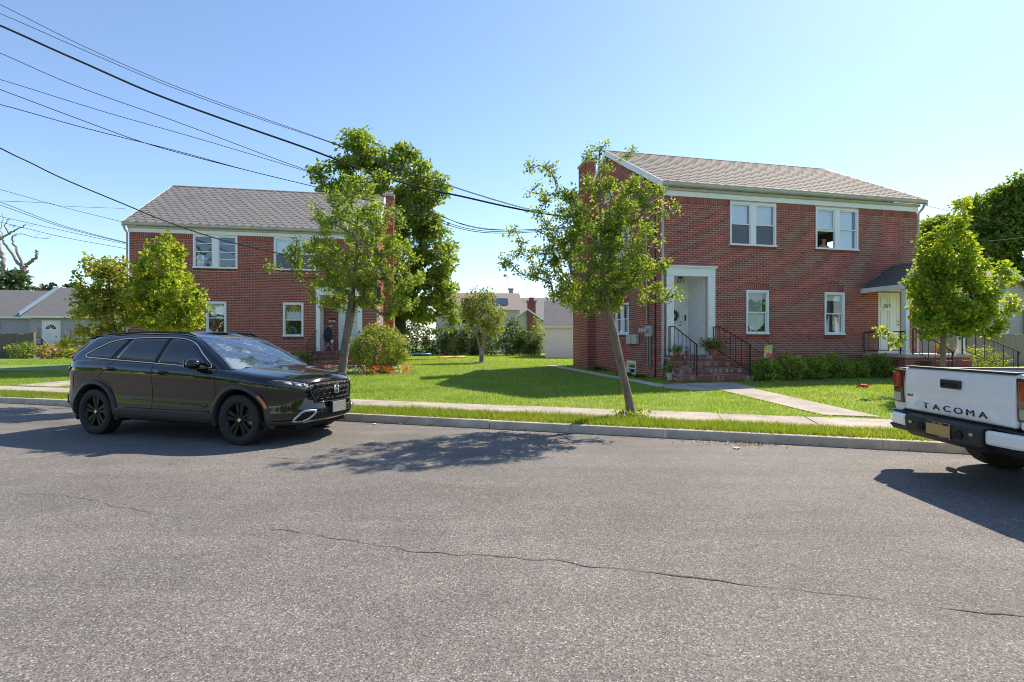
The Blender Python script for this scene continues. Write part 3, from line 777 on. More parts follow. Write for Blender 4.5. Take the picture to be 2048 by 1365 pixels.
def in_child(w_, P, a, b, z0, z1, bi):
    if bi == 1: blinds(w_, P, a, b, z0, z1, bi, .10, mat=SHADE, back=False); return
    m = MB(); zz = (z0+z1)/2+.0
    z = z1
    while z > zz-.02: m.add([P(a+.01,-.082,z),P(b-.01,-.082,z),P(b-.01,-.075,z-.026),P(a+.01,-.075,z-.026)], [(0,1,2,3)]); z -= .0245
    m.build('blind', SHADE, w_, fix=False)
window(H1, PF1, 5.41, 7.06, 4.45, 5.80, .20, in_child, open_left=True)
SHEER = pm('sheer_grey', (.30,.33,.36), .8, var=.1, scale=20)
def in_lace(w_, P, a, b, z0, z1, bi):
    dark_back(w_, P, a, b, z0, z1); zm = (z0+z1)/2
    wavy(w_, P, a+.01, b-.10, zm-.03, z1, SHEER, -.10, .008, 8)
    wavy(w_, P, a+.01, b-.03, z0, zm, LACE, -.085, .010, 7, 'lace_curtain', top=lambda f: zm-.02, bot=lambda f: z0+.06+.50*abs(f-.5)**1.7*1.6)
window(H1, PF1, 2.85, 3.66, 1.68, 3.06, None, in_lace)
def in_items(w_, P, a, b, z0, z1, bi):
    dark_back(w_, P, a, b, z0, z1); zm = (z0+z1)/2
    wavy(w_, P, a, b, z1-.22, z1, LACE, -.10, .01, 6, 'valance')
    wavy(w_, P, a+.02, a+.22, z0, zm-.05, LACE, -.09, .01, 3, 'curtain', top=lambda f: z0+.15+.45*f)
    wavy(w_, P, b-.22, b-.05, z0, zm-.05, LACE, -.09, .01, 3, 'curtain', top=lambda f: z0+.62-.45*f)
window(H1, PF1, 5.75, 6.52, 1.67, 3.05, None, in_items)
window(H1, SPS, 2.34, 3.44, 1.69, 2.80, .12, in_blind(.1)); window(H1, SPS, 2.35, 3.4, 4.45, 5.72, .12, in_blind(.0)); window(H1, SPS, 4.35, 5.15, 4.45, 5.72, None, in_blind(.0))
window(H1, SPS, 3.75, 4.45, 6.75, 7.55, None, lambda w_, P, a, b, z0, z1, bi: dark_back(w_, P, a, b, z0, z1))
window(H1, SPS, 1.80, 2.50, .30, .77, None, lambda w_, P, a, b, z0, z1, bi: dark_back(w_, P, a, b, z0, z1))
# entrance recess
m = MB(); P = PF1; PLA = pm('white_plaster', (.92,.92,.90), .7, var=.07, scale=4, bscale=40, bdist=.004)
D = -1.1
m.add([P(.30,0,1.0),P(.30,D,1.0),P(.30,D,3.47),P(.30,0,3.47)], [(0,1,2,3)]); m.add([P(1.50,-.11,1.0),P(1.50,D,1.0),P(1.50,D,3.47),P(1.50,-.11,3.47)], [(0,1,2,3)])
m.add([P(.30,0,3.47),P(1.5,0,3.47),P(1.5,D,3.47),P(.3,D,3.47)], [(0,1,2,3)]); m.add([P(.30,D,1.0),P(1.5,D,1.0),P(1.5,D,3.47),P(.3,D,3.47)], [(0,1,2,3)])
m.build('entrance_recess', PLA, H1, fix=False)
m = MB(); m.add([P(.30,0,1.032),P(1.5,0,1.032),P(1.5,D,1.032),P(.3,D,1.032)], [(0,1,2,3)]); m.build('landing_floor', CURBM, H1, fix=False)
m = MB(); pbox(m, P, .09, .33, -.01, .07, 1.0, 3.43); m.build('door_post', WHT, H1, bevel=.008)
m = MB(); pbox(m, P, 1.49, 1.73, -.01, .07, 1.0, 3.43); m.build('door_post', WHT, H1, bevel=.008)
m = MB(); pbox(m, P, .09, 1.73, -.01, .075, 3.432, 3.70); pbox(m, P, .04, 1.78, -.01, .14, 3.70, 3.745); pbox(m, P, .06, 1.76, -.01, .11, 3.665, 3.70); m.build('door_head', WHT, H1, bevel=.008)
m = MB(); pbox(m, P, .36, .43, D+.002, D+.04, 1.03, 3.12); pbox(m, P, 1.27, 1.34, D+.002, D+.04, 1.03, 3.12); pbox(m, P, .43, 1.27, D+.002, D+.04, 3.05, 3.12); m.build('door_frame', WHT, H1, bevel=.005)
panel_door(H1, lambda u, d, z: P(u, d+D+.03, z), .435, 1.265, 0, 1.035, 3.045, WHT, 1.19)
m = MB(); pbox(m, P, 1.375, 1.42, D+.002, D+.03, 2.12, 2.32); m.build('doorbell', BLK, H1, bevel=.01)
m = MB(); c = P(.85, -.45, 3.47); m.cyl(c, (c[0],c[1],3.43), .07, .08)
for k in range(6):
    a = k*math.pi/3; m.bar((c[0]+.07*math.cos(a), c[1]+.07*math.sin(a), 3.43), (c[0]+.13*math.cos(a), c[1]+.13*math.sin(a), 3.30), .012, .012)
m.tube([(c[0]+.13*math.cos(k*math.pi/3), c[1]+.13*math.sin(k*math.pi/3), 3.30) for k in range(7)], .008, 5)
ln = m.build('porch_lantern', BLK, H1)
m = MB(); m.lathe([(.001,3.27),(.08,3.28),(.12,3.31),(.07,3.425)], (c[0],c[1],0), seg=12); m.build('lantern_glass', pm('frosted_glass', (.6,.58,.5), .3, var=0), ln, smooth=True)
ed = stoop(H1, .02, 1.72, 1.03, .55, .29, 4, .30)
for xx in (.16, 1.66):
    y0 = -.07; hh = .86
    pts = [(xx,y0,1.03+hh),(xx,y0-.30,1.03+hh)]
    xe = xx+(.30 if xx > 1 else .12)
    pts += [(xe,-1.36,.50+hh)]
    rl = railing(H1, 'stair_railing', pts, hh-.04, [((xe,-1.36,.42),(xe,-1.36,.50+hh)), ((xx,y0,1.03),(xx,y0,1.9))], 7)
# porch at the right end
m = MB(); m.box(7.22, 9.72, -1.5, -.012, .0, .95); pl = m.build('porch_base', MORT, H1); Wb = MB()
for O, U, N, wd in (((7.22,-1.5,0),(1,0,0),(0,-1,0),2.5), ((7.22,-.012,0),(0,-1,0),(-1,0,0),1.488)):
    Pq = wall_fn(O, U, N)
    for k in range(14):
        q = -(BL/2 if k % 2 else 0)
        while q < wd:
            a, b = max(q,0)+.004, min(q+BL,wd)-.004; q += BL
            if b-a > .02: bbrick(Wb, Pq, a, b, k*CP+.005, k*CP+.005+BH, .01, random.random()*.9)
tag(Wb.build('brickwork', BR, pl, fix=False), kind='stuff')
m = MB(); m.box(7.18, 9.76, -1.54, -.012, .952, 1.05); m.build('porch_slab', CURBM, pl, bevel=.015)
for px in (7.36, 9.5):
    m = MB(); m.box(px-.07, px+.07, -1.45, -1.31, 1.05, 3.12); m.box(px-.09, px+.09, -1.47, -1.29, 1.05, 1.2); m.box(px-.09, px+.09, -1.47, -1.29, 3.0, 3.12); m.build('porch_post', WHT, H1, bevel=.006)
# porch roof (gable towards the street)
pe, pr_, pa, pb, pc = 3.26, 4.02, 7.26, 9.78, 8.52
m = MB(); m.box(pa+.05, pb-.05, -1.5, -.002, 3.125, 3.235); m.build('porch_beam', WHT, H1, bevel=.006)
m = MB(); m.prism([(pa+.12,3.24),(pb-.12,3.24),(pc,pr_-.07)], lambda p, d: (p[0], d, p[1]), -1.44, -1.40); m.build('porch_gable', WHTD, H1)
for s, xe in ((1, pa), (-1, pb)):
    m = MB(); m.prism([(xe-.08*s, pe-.10),(xe-.08*s, pe-.07),(pc, pr_),(pc, pr_-.03)], lambda p, d: (p[0], d, p[1]), -1.68, -.004); dk = m.build('porch_roof', DECK, H1)
    m = MB(); n = 7
    for i in range(n):
        for j in range(9):
            f0, f1 = i/n, (i+1.25)/n; a = Vector((xe-.09*s, 0, pe-.07)); b = Vector((pc, 0, pr_)); nn = Vector((-(b.z-a.z)*s, 0, abs(b.x-a.x))).normalized()
            p0 = a.lerp(b, f0)+nn*.022; p1 = a.lerp(b, min(f1,1))+nn*.006
            y0 = -1.70+j*.19+(.095 if i % 2 else 0); y1 = min(y0+.186, -.004)
            if y1 <= y0: continue
            m.add([(p0.x,y0,p0.z),(p0.x,y1,p0.z),(p1.x,y1,p1.z),(p1.x,y0,p1.z),(p0.x,y0,p0.z-.02),(p0.x,y1,p0.z-.02)], [(0,1,2,3),(0,4,5,1)], 0, random.random())
    tag(m.build('shingles', SHG, dk, fix=False), kind='stuff')
    m = MB(); m.box(*sorted((xe-.10*s, xe-.075*s)), -1.69, -.004, pe-.22, pe-.062); m.build('porch_fascia', WHT, H1, bevel=.004)
panel_door(H1, P, 7.90, 8.82, -.05, 1.055, 3.09, pm('door_cream', (.86,.85,.80), .5, var=.04), 8.74, label='cream door with the number 75A')
def text(name, s, size, mat, parent, loc, rot, ext=.002, font_scale=(1,1,1)):
    cu = bpy.data.curves.new(name, 'FONT'); cu.body = s; cu.size = size; cu.extrude = ext; cu.align_x = 'CENTER'; cu.align_y = 'CENTER'
    o = bpy.data.objects.new(name, cu); col.objects.link(o)
    dg = bpy.context.evaluated_depsgraph_get(); me = bpy.data.meshes.new_from_object(o.evaluated_get(dg)); col.objects.unlink(o); bpy.data.objects.remove(o)
    me.materials.clear(); me.materials.append(mat)
    q = link(name, me, parent); q.location = loc; q.rotation_euler = rot; q.scale = font_scale; return q
text('house_number', '75', .17, BLK, H1, (8.22,.030,2.62), (R_(90),0,0)); text('house_number', 'A', .12, BLK, H1, (8.385,.030,2.66), (R_(90),0,0))
railing(H1, 'porch_railing', [(7.26,-.05,1.75),(7.27,-1.42,1.75)], .66, [((7.26,-.05,1.05),(7.26,-.05,1.75)),((7.27,-1.3,1.05),(7.27,-1.3,1.75))], 4)
stp = MB()
for i in range(4): stp.box(7.75-.1*i, 9.3+.1*i, -1.55-.3*(i+1), -1.55-.3*i, .0, .86-.2*i)
s_ = stp.build('porch_steps', BRS, H1, bevel=.01)
for xx, xe in ((7.5,7.35),(9.4,9.75)): railing(H1, 'porch_stair_railing', [(xx,-1.5,1.86),(xe,-2.75,1.16)], .72, [((xe,-2.75,.2),(xe,-2.75,1.16)),((xx,-1.5,1.05),(xx,-1.5,1.86))], 6)
# side wall services
chimney(H1, -.34, .02, 5.5, 6.5, 8.75, BR)
downspout(H1, [(.05,-.19,6.12),(.02,-.10,5.95),(-.03,-.055,5.85),(-.03,-.055,.62)], .042)
downspout(H1, [(W1+.10,-.2,6.1),(W1+.12,-.1,5.95),(W1+.06,.0,5.8),(W1+.06,.05,.3)], .04)
SP = SPS; METAL = pm('galvanised_grey', (.34,.34,.33), .5, .3, var=.12); PLG = pm('utility_box_grey', (.50,.50,.46), .5, var=.1)
m = MB(); m.tube([SP(.92,.06,5.2),SP(.92,.06,2.0)], .032, 8); m.tube([SP(.92,.06,5.2),SP(.92,.12,5.32),SP(.92,.2,5.25)], [.032,.05,.05], 8); m.build('service_mast', METAL, H1, smooth=True, auto=50)
m = MB(); pbox(m, SP, .55, .95, .012, .12, 1.60, 1.93); bx_ = m.build('meter_box', PLG, H1, bevel=.01)
for u in (.72,.92,1.10):
    m = MB(); c = SP(u, .12, 1.80); e = SP(u, .22, 1.80); m.cyl(c, e, .085, .075, 14); m.build('electric_meter', pm('meter_glass', (.42,.43,.43), .15, var=.2, scale=20) if 'meter_glass' not in M else M['meter_glass'], bx_, smooth=True, auto=40)
for u0, u1 in ((1.52,1.90),(1.95,2.32)):
    m = MB(); pbox(m, SP, u0, u1, .012, .13, 1.36, 1.68); m.build('utility_box', PLG, H1, bevel=.015)
for u in (.70,.86):
    m = MB(); m.tube([SP(u,.05,1.60),SP(u,.05,.70),SP(u,.012,.62)], .028, 8); m.build('conduit', METAL, H1, smooth=True, auto=50)
m = MB(); m.tube([SP(.42,.03,5.7),SP(.42,.03,.25)], .018, 6); m.build('black_cable', BLK, H1)
WIRE = pm('pale_cable', (.42,.36,.32), .6, var=0)
def sag(a, b, s, n=10):
    a, b = Vector(a), Vector(b); return [a.lerp(b, i/n)-Vector((0,0,4*s*(i/n)*(1-i/n))) for i in range(n+1)]
for a, b, s in (((2.15,.02,1.36),(1.5,.02,.95),.02),((1.5,.02,.95),(.95,.03,1.5),.10),((1.7,.02,1.36),(1.62,.02,.95),.02),((1.62,.02,.95),(2.0,.02,.80),.05),((4.6,.02,1.5),(3.0,.02,1.02),.12),((5.3,.02,3.6),(4.6,.02,1.5),-.05)):
    m = MB(); m.tube(sag(SP(*a), SP(*b), s), .007, 5); m.build('loose_cable', WIRE, H1)
# room behind the open window
ROOM = pm('room_wall_beige', (.62,.54,.40), .8, var=.05)
m = MB(); x0, x1, y0, y1, z0, z1 = 5.1, W1-.06, .12, 5.3, 3.62, 5.86
m.add([(x0,y0,z0),(x0,y1,z0),(x0,y1,z1),(x0,y0,z1)], [(0,1,2,3)]); m.add([(x0,y1,z0),(x1,y1,z0),(x1,y1,z1),(x0,y1,z1)], [(0,1,2,3)])
m.add([(x0,y0,z1),(x1,y0,z1),(x1,y1,z1),(x0,y1,z1)], [(0,1,2,3)]); m.add([(x1,y0,z0),(x1,2.7,z0),(x1,2.7,z1),(x1,y0,z1)], [(0,1,2,3)]); m.add([(x1,3.75,z0),(x1,y1,z0),(x1,y1,z1),(x1,3.75,z1)], [(0,1,2,3)]); m.add([(x1,2.7,5.52),(x1,3.75,5.52),(x1,3.75,z1),(x1,2.7,z1)], [(0,1,2,3)])
m.build('room_wall', ROOM, H1, fix=False)
# ---- left house
H2 = thing('brick_house', 'brown-red brick two-storey house on the left behind the parked black car', 'house', (-15.4,20.6,0), R_(10.5), 'pair of brick houses')
W2 = 9.62
f2 = [(2.34,4.03,4.47,5.84),(5.45,7.14,4.47,5.84),(2.83,3.60,1.76,3.08),(5.81,6.63,1.66,3.07),(7.30,8.86,1.0,3.47)]
s2 = [(5.79,6.65,1.55,1.65),(2.81,3.62,1.65,1.75),(2.32,4.05,4.36,4.46),(5.43,7.16,4.36,4.46)]
PS2 = shell(H2, W2, 'R', 8.93, f2, [], s2, [(1.6,2.5,1.69,2.9),(3.3,4.2,1.69,2.9),(1.8,2.8,4.45,5.72),(3.75,4.45,6.75,7.55)], [], BRL, SHG2, table=True)
PF2 = PF1
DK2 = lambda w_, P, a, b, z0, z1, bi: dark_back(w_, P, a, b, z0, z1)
def in_half(w_, P, a, b, z0, z1, bi):
    dark_back(w_, P, a, b, z0, z1)
    q = MB(); pbox(q, P, a+.02, b-.02, -.09, -.08, z0+.33, z0+.36); q.build('screen_rail', VIN, w_)
    if bi == 0: wavy(w_, P, a+.03, a+.32, z0, z0+.5, LACE, -.12, .012, 4)
    q = MB(); pbox(q, P, a+.02, b-.02, -.09, -.08, z1-.30, z1-.27); q.build('blind_rail', VIN, w_)
window(H2, PF2, 2.34, 4.03, 4.47, 5.84, .22, in_half)
window(H2, PF2, 5.45, 7.14, 4.47, 5.84, .20, in_blind(.03, SHADE), screen=True)
def in_mar(w_, P, a, b, z0, z1, bi):
    dark_back(w_, P, a, b, z0, z1); zm = (z0+z1)/2
    wavy(w_, P, a, b, z0, zm+.05, MAROON, -.12, .01, 8); wavy(w_, P, a, b, zm+.15, z1, GOLD if False else LACE, -.14, .01, 3, 'shade')
window(H2, PF2, 2.83, 3.60, 1.76, 3.08, None, in_mar)
def in_gold(w_, P, a, b, z0, z1, bi):
    dark_back(w_, P, a, b, z0, z1)
    wavy(w_, P, a, b, z1-.32, z1, GOLD, -.10, .014, 6, 'valance'); wavy(w_, P, a+.05, b-.03, z0+.62, z1-.25, LACE, -.11, .01, 5)
    q = MB()
    for k in range(9): q.ball(P(a+.05+(b-a-.1)*k/8, -.10, z0+.05+.04*random.random()), (.05,.04,.05+.05*random.random()), jit=.4, sd=k)
    q.build('sill_plants', LFD, w_)
    q = MB(); q.tube([P(a+.1+.4*f, -.10, z0+.14+.22*math.sin(f*3.1)) for f in [i/8 for i in range(9)]], .03, 6); q.tube([P(a+.2+.25*f, -.10, z0+.12+.12*math.sin(f*3.1)) for f in [i/8 for i in range(9)]], .03, 6); q.build('blue_ornament', pm('teal_ornament', (.10,.28,.33), .4), w_, smooth=True)
window(H2, PF2, 5.81, 6.63, 1.66, 3.07, None, in_gold)
for o in [(1.6,2.5,1.69,2.9),(3.3,4.2,1.69,2.9),(1.8,2.8,4.45,5.72),(3.75,4.45,6.75,7.55)]: window(H2, PS2, *o, None, in_blind(.0))
m = MB(); m.add([P(7.30,0,1.0),P(7.30,-.9,1.0),P(7.30,-.9,3.47),P(7.30,0,3.47)], [(0,1,2,3)]); m.add([P(8.86,0,1.0),P(8.86,-.9,1.0),P(8.86,-.9,3.47),P(8.86,0,3.47)], [(0,1,2,3)])
m.add([P(7.3,0,3.47),P(8.86,0,3.47),P(8.86,-.9,3.47),P(7.3,-.9,3.47)], [(0,1,2,3)]); m.build('entrance_recess', PLA, H2, fix=False)
brick_wall('recess_wall', H2, (7.30,.9,0), (1,0,0), (0,-1,0), lambda z: (0,1.56), 1.0, 3.47, [], bmat=BRL)
m = MB(); m.add([P(7.30,0,1.032),P(8.86,0,1.032),P(8.86,-.9,1.032),P(7.3,-.9,1.032)], [(0,1,2,3)]); m.build('landing_floor', BRS, H2, fix=False)
for a, b in ((7.14,7.31),(8.85,9.05)):
    m = MB(); pbox(m, P, a, b, -.01, .07, 1.0, 3.43); m.build('door_post', WHT, H2, bevel=.008)
m = MB(); pbox(m, P, 7.12, 9.07, -.01, .075, 3.432, 3.70); pbox(m, P, 7.06, 9.13, -.01, .14, 3.70, 3.745); m.build('door_head', WHT, H2, bevel=.008)
m = MB(); D2 = -.9; pbox(m, P, 7.93, 8.03, D2+.012, D2+.05, 1.03, 3.15); pbox(m, P, 8.74, 8.84, D2+.012, D2+.05, 1.03, 3.15); pbox(m, P, 8.03, 8.74, D2+.012, D2+.05, 3.08, 3.15); m.build('door_frame', WHT, H2, bevel=.005)
panel_door(H2, lambda u, d, z: P(u, d+D2+.055, z), 8.032, 8.738, 0, 1.035, 3.075, WHT, 8.12)
for k, (u, z, wd, hh) in enumerate(((7.58,2.35,.13,.09),(7.74,2.35,.12,.10),(7.62,2.12,.16,.05),(7.68,2.43,.30,.05))):
    m = MB(); pbox(m, P, u-wd/2, u+wd/2, D2+.012, D2+.09, z-hh/2, z+hh/2); m.build('mail_box', BLK if k > 2 else WHTD, H2, bevel=.008)
m = MB(); c = P(7.36,-.05,2.9); m.lathe([(.02,-.14),(.06,-.12),(.07,.06),(.03,.12),(.005,.14)], (c[0],c[1]-.07,c[2]), seg=10); m.build('wall_lantern', METAL, H2, smooth=True, auto=40)
stoop(H2, 7.10, 8.95, 1.03, .5, .3, 4, .28)
for xx in (7.18, 8.95): railing(H2, 'stair_railing', [(xx,-.07,1.90),(xx,-.3,1.90),(xx-.12,-1.4,1.32)], .82, [((xx-.12,-1.4,.3),(xx-.12,-1.4,1.32))], 5)
chimney(H2, W2-.02, W2+.50, 5.3, 6.5, 9.3, BRL)
downspout(H2, [(-.10,-.2,6.1),(-.12,-.1,5.95),(-.06,-.03,5.8),(-.06,-.03,.3)], .04); downspout(H2, [(W2-.05,-.2,6.1),(W2+.0,-.1,5.95),(W2+.05,-.02,5.8),(W2+.05,-.02,.3)], .04)
# ------------------------------------------------------------------ vehicles
PAINT = pm('car_paint_black', (.004,.004,.005), .10, var=0, spec=.3, coat=1.0)
CLAD = pm('grey_black_cladding', (.038,.038,.038), .5, var=.1, scale=30)
TYRE = pm('tyre_rubber', (.022,.021,.020), .75, var=.15, scale=40)
RIMB = pm('rim_black', (.010,.010,.011), .30, var=0, spec=.35)
CHROME = pm('chrome_trim', (.72,.73,.75), .14, 1.0, var=0)
SILV = pm('silver_trim', (.55,.56,.57), .28, .9, var=0)
CGL = pm('car_glass_dark', (.010,.013,.014), .02, var=0, spec=.8, ior=1.6)
WSG = pm('windscreen_glass', (.22,.25,.27), .015, var=0, spec=1.0, ior=2.0)  # pale blue-grey base stands in for sky mirrored in the screen
REDL = pm('red_lamp', (.42,.010,.015), .12, var=0, coat=1.0); REDD = pm('dark_red_lamp', (.10,.006,.010), .1, var=0, coat=1.0)
CLRL = pm('clear_lamp', (.48,.49,.50), .12, .3, var=.3, scale=60); LAMPD = pm('lamp_smoked', (.03,.032,.035), .06, var=0, coat=1.0)
AMB = pm('amber_reflector', (.65,.17,.02), .2, var=0, coat=.6)
WELL = pm('wheel_well', (.008,.008,.008), .95, var=0); BRAKE = pm('brake_steel', (.28,.28,.28), .35, .8, var=.1)
def interp(tab):
    def f(x):
        if x <= tab[0][0]: return tab[0][1]
        for (a, b), (c, d) in zip(tab[:-1], tab[1:]):
            if x <= c:
                t = (x-a)/(c-a); t = t*t*(3-2*t) if False else t
                return b+(d-b)*t
        return tab[-1][1]
    return f
def smooth_tab(tab):
    """Catmull-like smooth interpolation of a table"""
    xs = [p[0] for p in tab]; ys = [p[1] for p in tab]; n = len(tab)
    ms = []
    for i in range(n):
        if i == 0: ms.append((ys[1]-ys[0])/(xs[1]-xs[0]))
        elif i == n-1: ms.append((ys[-1]-ys[-2])/(xs[-1]-xs[-2]))
        else:
            d0 = (ys[i]-ys[i-1])/(xs[i]-xs[i-1]); d1 = (ys[i+1]-ys[i])/(xs[i+1]-xs[i])
            ms.append(0 if d0*d1 <= 0 else 2*d0*d1/(d0+d1))
    def f(x):
        if x <= xs[0]: return ys[0]
        if x >= xs[-1]: return ys[-1]
        k = max(i for i in range(n-1) if xs[i] <= x); h = xs[k+1]-xs[k]; t = (x-xs[k])/h
        return (2*t**3-3*t*t+1)*ys[k]+(t**3-2*t*t+t)*h*ms[k]+(-2*t**3+3*t*t)*ys[k+1]+(t**3-t*t)*h*ms[k+1]
    return f
def wheel(parent, c, R, wd, outsgn, spokes=5, rim_r=.245, rimmat=None, name='wheel'):
    """wheel with its axle along y; the outside faces outsgn"""
    rimmat = rimmat or RIMB
    w = MB(); hw = wd/2
    prof = [(rim_r-.012,-hw*.80),(rim_r+.01,-hw*.95),(R-.05,-hw),(R-.012,-hw*.90),(R-.002,-hw*.74),(R,-hw*.3),(R,hw*.3),(R-.002,hw*.74),(R-.012,hw*.90),(R-.05,hw),(rim_r+.01,hw*.95),(rim_r-.012,hw*.80)]
    w.lathe(prof, (0,0,0), 'Y', 48)
    for k in range(4):
        y = (-.6+.4*k)*hw
    wo = w.build(name, TYRE, parent, smooth=True, auto=35); wo.location = c
    g_ = MB()
    for k in range(60):                                              # tread blocks
        a = 2*math.pi*k/60
        for y0, y1, da in ((-hw*.86,-hw*.42,0),(-hw*.34,hw*.34,.05),(hw*.42,hw*.86,.02)):
            a0, a1 = a+da+.012, a+da+.09; r0, r1 = R-.004, R+.005
            vs = [(r*math.cos(q), y, r*math.sin(q)) for r in (r0, r1) for q in (a0, a1) for y in (y0, y1)]
            g_.add(vs, [(4,5,7,6),(0,4,6,2),(1,3,7,5),(0,1,5,4),(2,6,7,3)])
    tag(g_.build('tread', TYRE, wo, fix=False), kind='stuff')
    s = outsgn; r = MB()
    r.lathe([(rim_r-.03,-hw*.8*s),(rim_r-.035,hw*.4*s),(rim_r-.02,hw*.70*s),(rim_r,hw*.86*s),(rim_r+.006,hw*.80*s),(rim_r-.004,hw*.66*s)], (0,0,0), 'Y', 48)
    yo, yi = hw*.62*s, hw*.25*s
    for k in range(spokes):
        for sg in (-1, 1):
            a = 2*math.pi*k/spokes+.3; tw = .20*sg; wi, wo_ = .026, .046
            def pt(rad, ang, off, y): 
                return (rad*math.cos(ang)-off*math.sin(ang), y, rad*math.sin(ang)+off*math.cos(ang))
            a2 = a+tw; L = [pt(.045,a,.018*sg-wi*.5,yo), pt(.045,a,.018*sg+wi*.5,yo), pt(rim_r-.012,a2,wo_*.7,yo+.008*s), pt(rim_r-.012,a2,-wo_*.7,yo+.008*s)]
            B = [(p[0], yi, p[2]) for p in L]
            r.add(L+B, [(0,1,2,3),(7,6,5,4),(0,4,5,1),(1,5,6,2),(2,6,7,3),(3,7,4,0)])
    r.lathe([(.001,yo+.012*s),(.030,yo+.012*s),(.036,yo+.002*s),(.075,yo-.006*s),(.078,yi)], (0,0,0), 'Y', 20)
    rim = r.build('rim', rimmat, wo, smooth=True, auto=35)
    b = MB(); b.lathe([(.05,-.01*s),(.155,-.01*s),(.155,.005*s),(.05,.005*s)], (0,0,0), 'Y', 28); b.box(.09,.19,*sorted((-.03*s,.03*s)),-.07,.07); b.build('brake_disc', BRAKE, wo, smooth=True, auto=35)
    cp = MB(); cp.lathe([(.001,yo+.016*s),(.024,yo+.016*s),(.027,yo+.012*s)], (0,0,0), 'Y', 16); cp.build('hub_cap', CHROME, wo, smooth=True, auto=40)
    return wo
def overlay(name, poly, fn, off, mat, parent, th=.004, cuts=2, smooth=True):
    bm = bmesh.new(); vs = [bm.verts.new((p[0], p[1], 0)) for p in poly]
    es = [bm.edges.new((vs[i], vs[(i+1) % len(vs)])) for i in range(len(vs))]
    bmesh.ops.triangle_fill(bm, use_beauty=True, edges=es)
    for _ in range(cuts): bmesh.ops.subdivide_edges(bm, edges=bm.edges[:], cuts=1, use_grid_fill=True); bmesh.ops.triangulate(bm, faces=bm.faces[:])
    for v in bm.verts: v.co = fn(v.co.x, v.co.y, off)
    bmesh.ops.recalc_face_normals(bm, faces=bm.faces)
    me = bpy.data.meshes.new(name); bm.to_mesh(me); bm.free(); me.materials.append(mat)
    if smooth: me.polygons.foreach_set('use_smooth', [True]*len(me.polygons))
    o = link(name, me, parent)
    if th:
        s = o.modifiers.new('solid', 'SOLIDIFY'); s.thickness = th; s.offset = 0
    return o
def spline(pts, n=6, closed=False):
    P = [Vector(p) for p in pts]; out = []; k = len(P); rng = range(k if closed else k-1)
    for i in rng:
        p0 = P[(i-1) % k] if closed or i > 0 else P[0]; p1 = P[i]; p2 = P[(i+1) % k]; p3 = P[(i+2) % k] if closed or i+2 < k else P[-1]
        for j in range(n):
            t = j/n; out.append(.5*((2*p1)+(p2-p0)*t+(2*p0-5*p1+4*p2-p3)*t*t+(3*p1-p0-3*p2+p3)*t**3))
    if not closed: out.append(P[-1])
    return out
